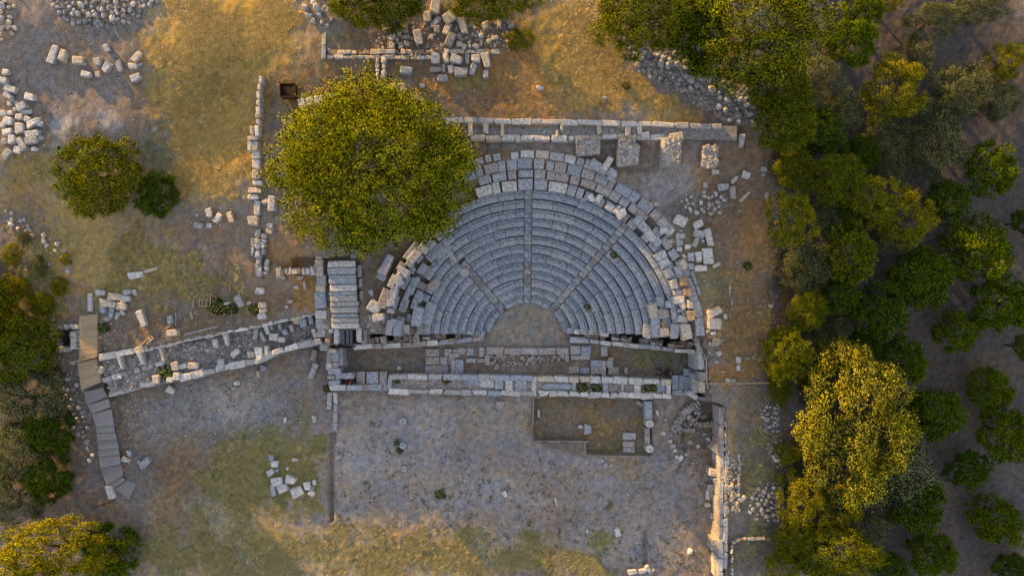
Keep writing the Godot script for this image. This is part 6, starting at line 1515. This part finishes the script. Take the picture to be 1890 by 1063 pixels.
func make_grass() -> void:
	# dry grass where the ground is straw or olive coloured: [polygon, how many, colours]
	var m := StandardMaterial3D.new()
	m.vertex_color_use_as_albedo = true
	m.roughness = 1.0
	m.cull_mode = BaseMaterial3D.CULL_DISABLED
	var bl := blade_mesh(12, 0.15, 0.016, 0.15)
	var gold := [Color(.44, .31, .1), Color(.38, .28, .1), Color(.30, .23, .07), Color(.54, .39, .15)]
	var oliv := [Color(.2, .2, .075), Color(.28, .24, .1), Color(.15, .16, .06), Color(.36, .3, .14)]
	var rus := [Color(.36, .22, .09), Color(.3, .21, .09), Color(.24, .19, .08), Color(.42, .28, .1)]
	for a in [[[[290, -20], [560, -20], [600, 60], [470, 150], [460, 380], [330, 400], [280, 240]], 9500, gold, "dry golden grass on the upper left terrace"], [[[990, -20], [1130, -20], [1160, 100], [1260, 190], [1320, 222], [1040, 214], [1010, 120]], 5200, gold, "golden grass strip between the top trees"], [[[500, 130], [690, 110], [900, 150], [1000, 110], [1040, 218], [860, 212], [820, 180], [520, 260]], 4200, rus, "rusty dry growth on the slope behind the upper wall"], [[[0, 300], [180, 400], [150, 560], [240, 580], [460, 560], [440, 480], [300, 420], [120, 300]], 4500, gold.slice(1) + oliv, "thin grass on the lower left terrace"], [[[0, 400], [110, 460], [145, 580], [60, 600], [0, 600]], 1500, oliv, "overgrown weeds on the left bank"], [[[420, 800], [600, 800], [606, 960], [300, 960], [320, 900]], 5000, oliv, "green grass around the lower stone cluster"], [[[240, 960], [1000, 980], [1140, 1000], [1140, 1080], [240, 1080]], 12000, [Color(.34, .29, .15), Color(.28, .24, .11)] + oliv, "dry meadow grass along the bottom edge"], [[[1280, 500], [1345, 500], [1440, 380], [1450, 720], [1310, 720]], 1500, rus, "rusty grass on the bank right of the seats"], [[[1130, 655], [1275, 660], [1275, 685], [1140, 680]], 500, oliv, "weeds covering the eastern side passage"], [[[990, 740], [1190, 740], [1195, 832], [1090, 832], [1080, 808], [990, 808]], 300, rus + oliv, "weeds on the floor of the sunken pit"], [[[1340, 750], [1440, 760], [1440, 1070], [1345, 1070]], 600, oliv, "thin weeds beside the long boundary wall"], [[[1446, 450], [1460, 450], [1462, 700], [1450, 700]], 400, rus, "orange grass strip at the edge of the bank"]]:
		var P2 := PackedVector2Array()
		var lo := Vector2(1e9, 1e9)
		var hi := Vector2(-1e9, -1e9)
		for c in a[0]:
			P2.append(Vector2(c[0], c[1]))
			lo = lo.min(P2[-1])
			hi = hi.max(P2[-1])
		var T := []
		var C := []
		var tries := 0
		while T.size() < a[1] and tries < a[1] * 6:
			tries += 1
			var q := Vector2(rng.randf_range(lo.x, hi.x), rng.randf_range(lo.y, hi.y))
			if not Geometry2D.is_point_in_polygon(q, P2):
				continue
			var e := 1e9
			for i in P2.size():
				e = min(e, Geometry2D.get_closest_point_to_segment(q, P2[i], P2[(i + 1) % P2.size()]).distance_to(q))
			if nz.get_noise_2d(q.x * 0.06, q.y * 0.06) + min(e / 60.0, 1.0) * 0.7 - 0.5 + rng.randf_range(-0.3, 0.3) < 0.0:
				continue
			var g := G(q.x, q.y)
			var s := rng.randf_range(0.6, 1.5)
			T.append(Transform3D(Basis(Vector3.UP, rng.randf() * TAU).scaled(Vector3(s, s * rng.randf_range(0.4, 0.85), s)), g))
			var cs: Array = a[2]
			var c: Color = cs[rng.randi() % cs.size()]
			C.append(c * rng.randf_range(0.8, 1.25))
		var o := stuff("dry_grass", bl, m, T, C)
		tag(o, a[3], "grass")
	# dark little weeds on the court
	var T2 := []
	var C2 := []
	for i in 3600:
		var q := Vector2(rng.randf_range(626, 1318), rng.randf_range(745, 1055))
		if q.x > 975 and q.y < 845:
			continue
		if nz.get_noise_2d(q.x * 0.05 + 90, q.y * 0.05) + (q.y - 900) * 0.002 + rng.randf_range(-0.3, 0.3) < 0.02:
			continue
		var g := G(q.x, q.y)
		var s := rng.randf_range(0.3, 0.85) * (1.0 if rng.randf() < 0.8 else 1.7)
		T2.append(Transform3D(Basis(Vector3.UP, rng.randf() * TAU).scaled(Vector3(s, s * 0.6, s)), g))
		var c: Color = [Color(.09, .085, .05), Color(.12, .11, .06), Color(.1, .11, .045), Color(.15, .12, .08)][rng.randi() % 4]
		C2.append(c)
	var wm := blade_mesh(14, 0.14, 0.03, 0.07)
	var o2 := stuff("weeds", wm, m, T2, C2)
	tag(o2, "tiny dark weeds dotted over the open court", "weeds")

func _ready() -> void:
	# camera
	var cam := Camera3D.new()
	cam.name = "camera"
	add_child(cam)
	cam.position = Vector3(0, H, 0)
	cam.rotation_degrees = Vector3(-90, 0, 0)
	cam.fov = rad_to_deg(2.0 * atan(1063.0 / 2.0 / S / H))
	cam.far = 3000.0
	cam.current = true
	# sky and sun
	var env := Environment.new()
	var sky := Sky.new()
	var sm := ProceduralSkyMaterial.new()
	sm.sky_top_color = Color(0.615, 0.628, 0.665)
	sm.sky_horizon_color = Color(0.79, 0.73, 0.67)
	sm.sky_curve = 0.12
	sm.ground_bottom_color = Color(0.2, 0.18, 0.15)
	sm.ground_horizon_color = Color(0.45, 0.40, 0.34)
	sky.sky_material = sm
	env.background_mode = Environment.BG_SKY
	env.sky = sky
	env.tonemap_mode = Environment.TONE_MAPPER_LINEAR
	env.tonemap_exposure = 2.75
	env.sdfgi_enabled = true
	env.ssao_enabled = true
	env.ssil_enabled = true
	var we := WorldEnvironment.new()
	we.name = "world_environment"
	we.environment = env
	add_child(we)
	var sun := DirectionalLight3D.new()
	sun.name = "sun"
	add_child(sun)
	var el := deg_to_rad(9.8)
	var to := Vector3(0.66 * cos(el), -sin(el), 0.751 * cos(el))
	sun.look_at_from_position(Vector3.ZERO, to, Vector3.UP)
	sun.light_color = Color(1.0, 0.77, 0.43)
	sun.light_energy = 1.6
	sun.light_angular_distance = 0.6
	sun.shadow_enabled = true
	# the place
	rng.seed = 20240
	nz.seed = 3
	nz.frequency = 0.22
	nz.fractal_octaves = 4
	nz2.seed = 9
	nz2.frequency = 1.1
	nz2.fractal_octaves = 3
	nz3.seed = 21
	nz3.frequency = 0.9
	nz3.fractal_octaves = 2
	make_materials()
	for i in 10:
		rocks.append(rock_mesh())
	survey()
	make_ground()
	make_seating()
	make_walls()
	make_loose()
	make_wood()
	make_people()
	make_trees()
	make_grass()
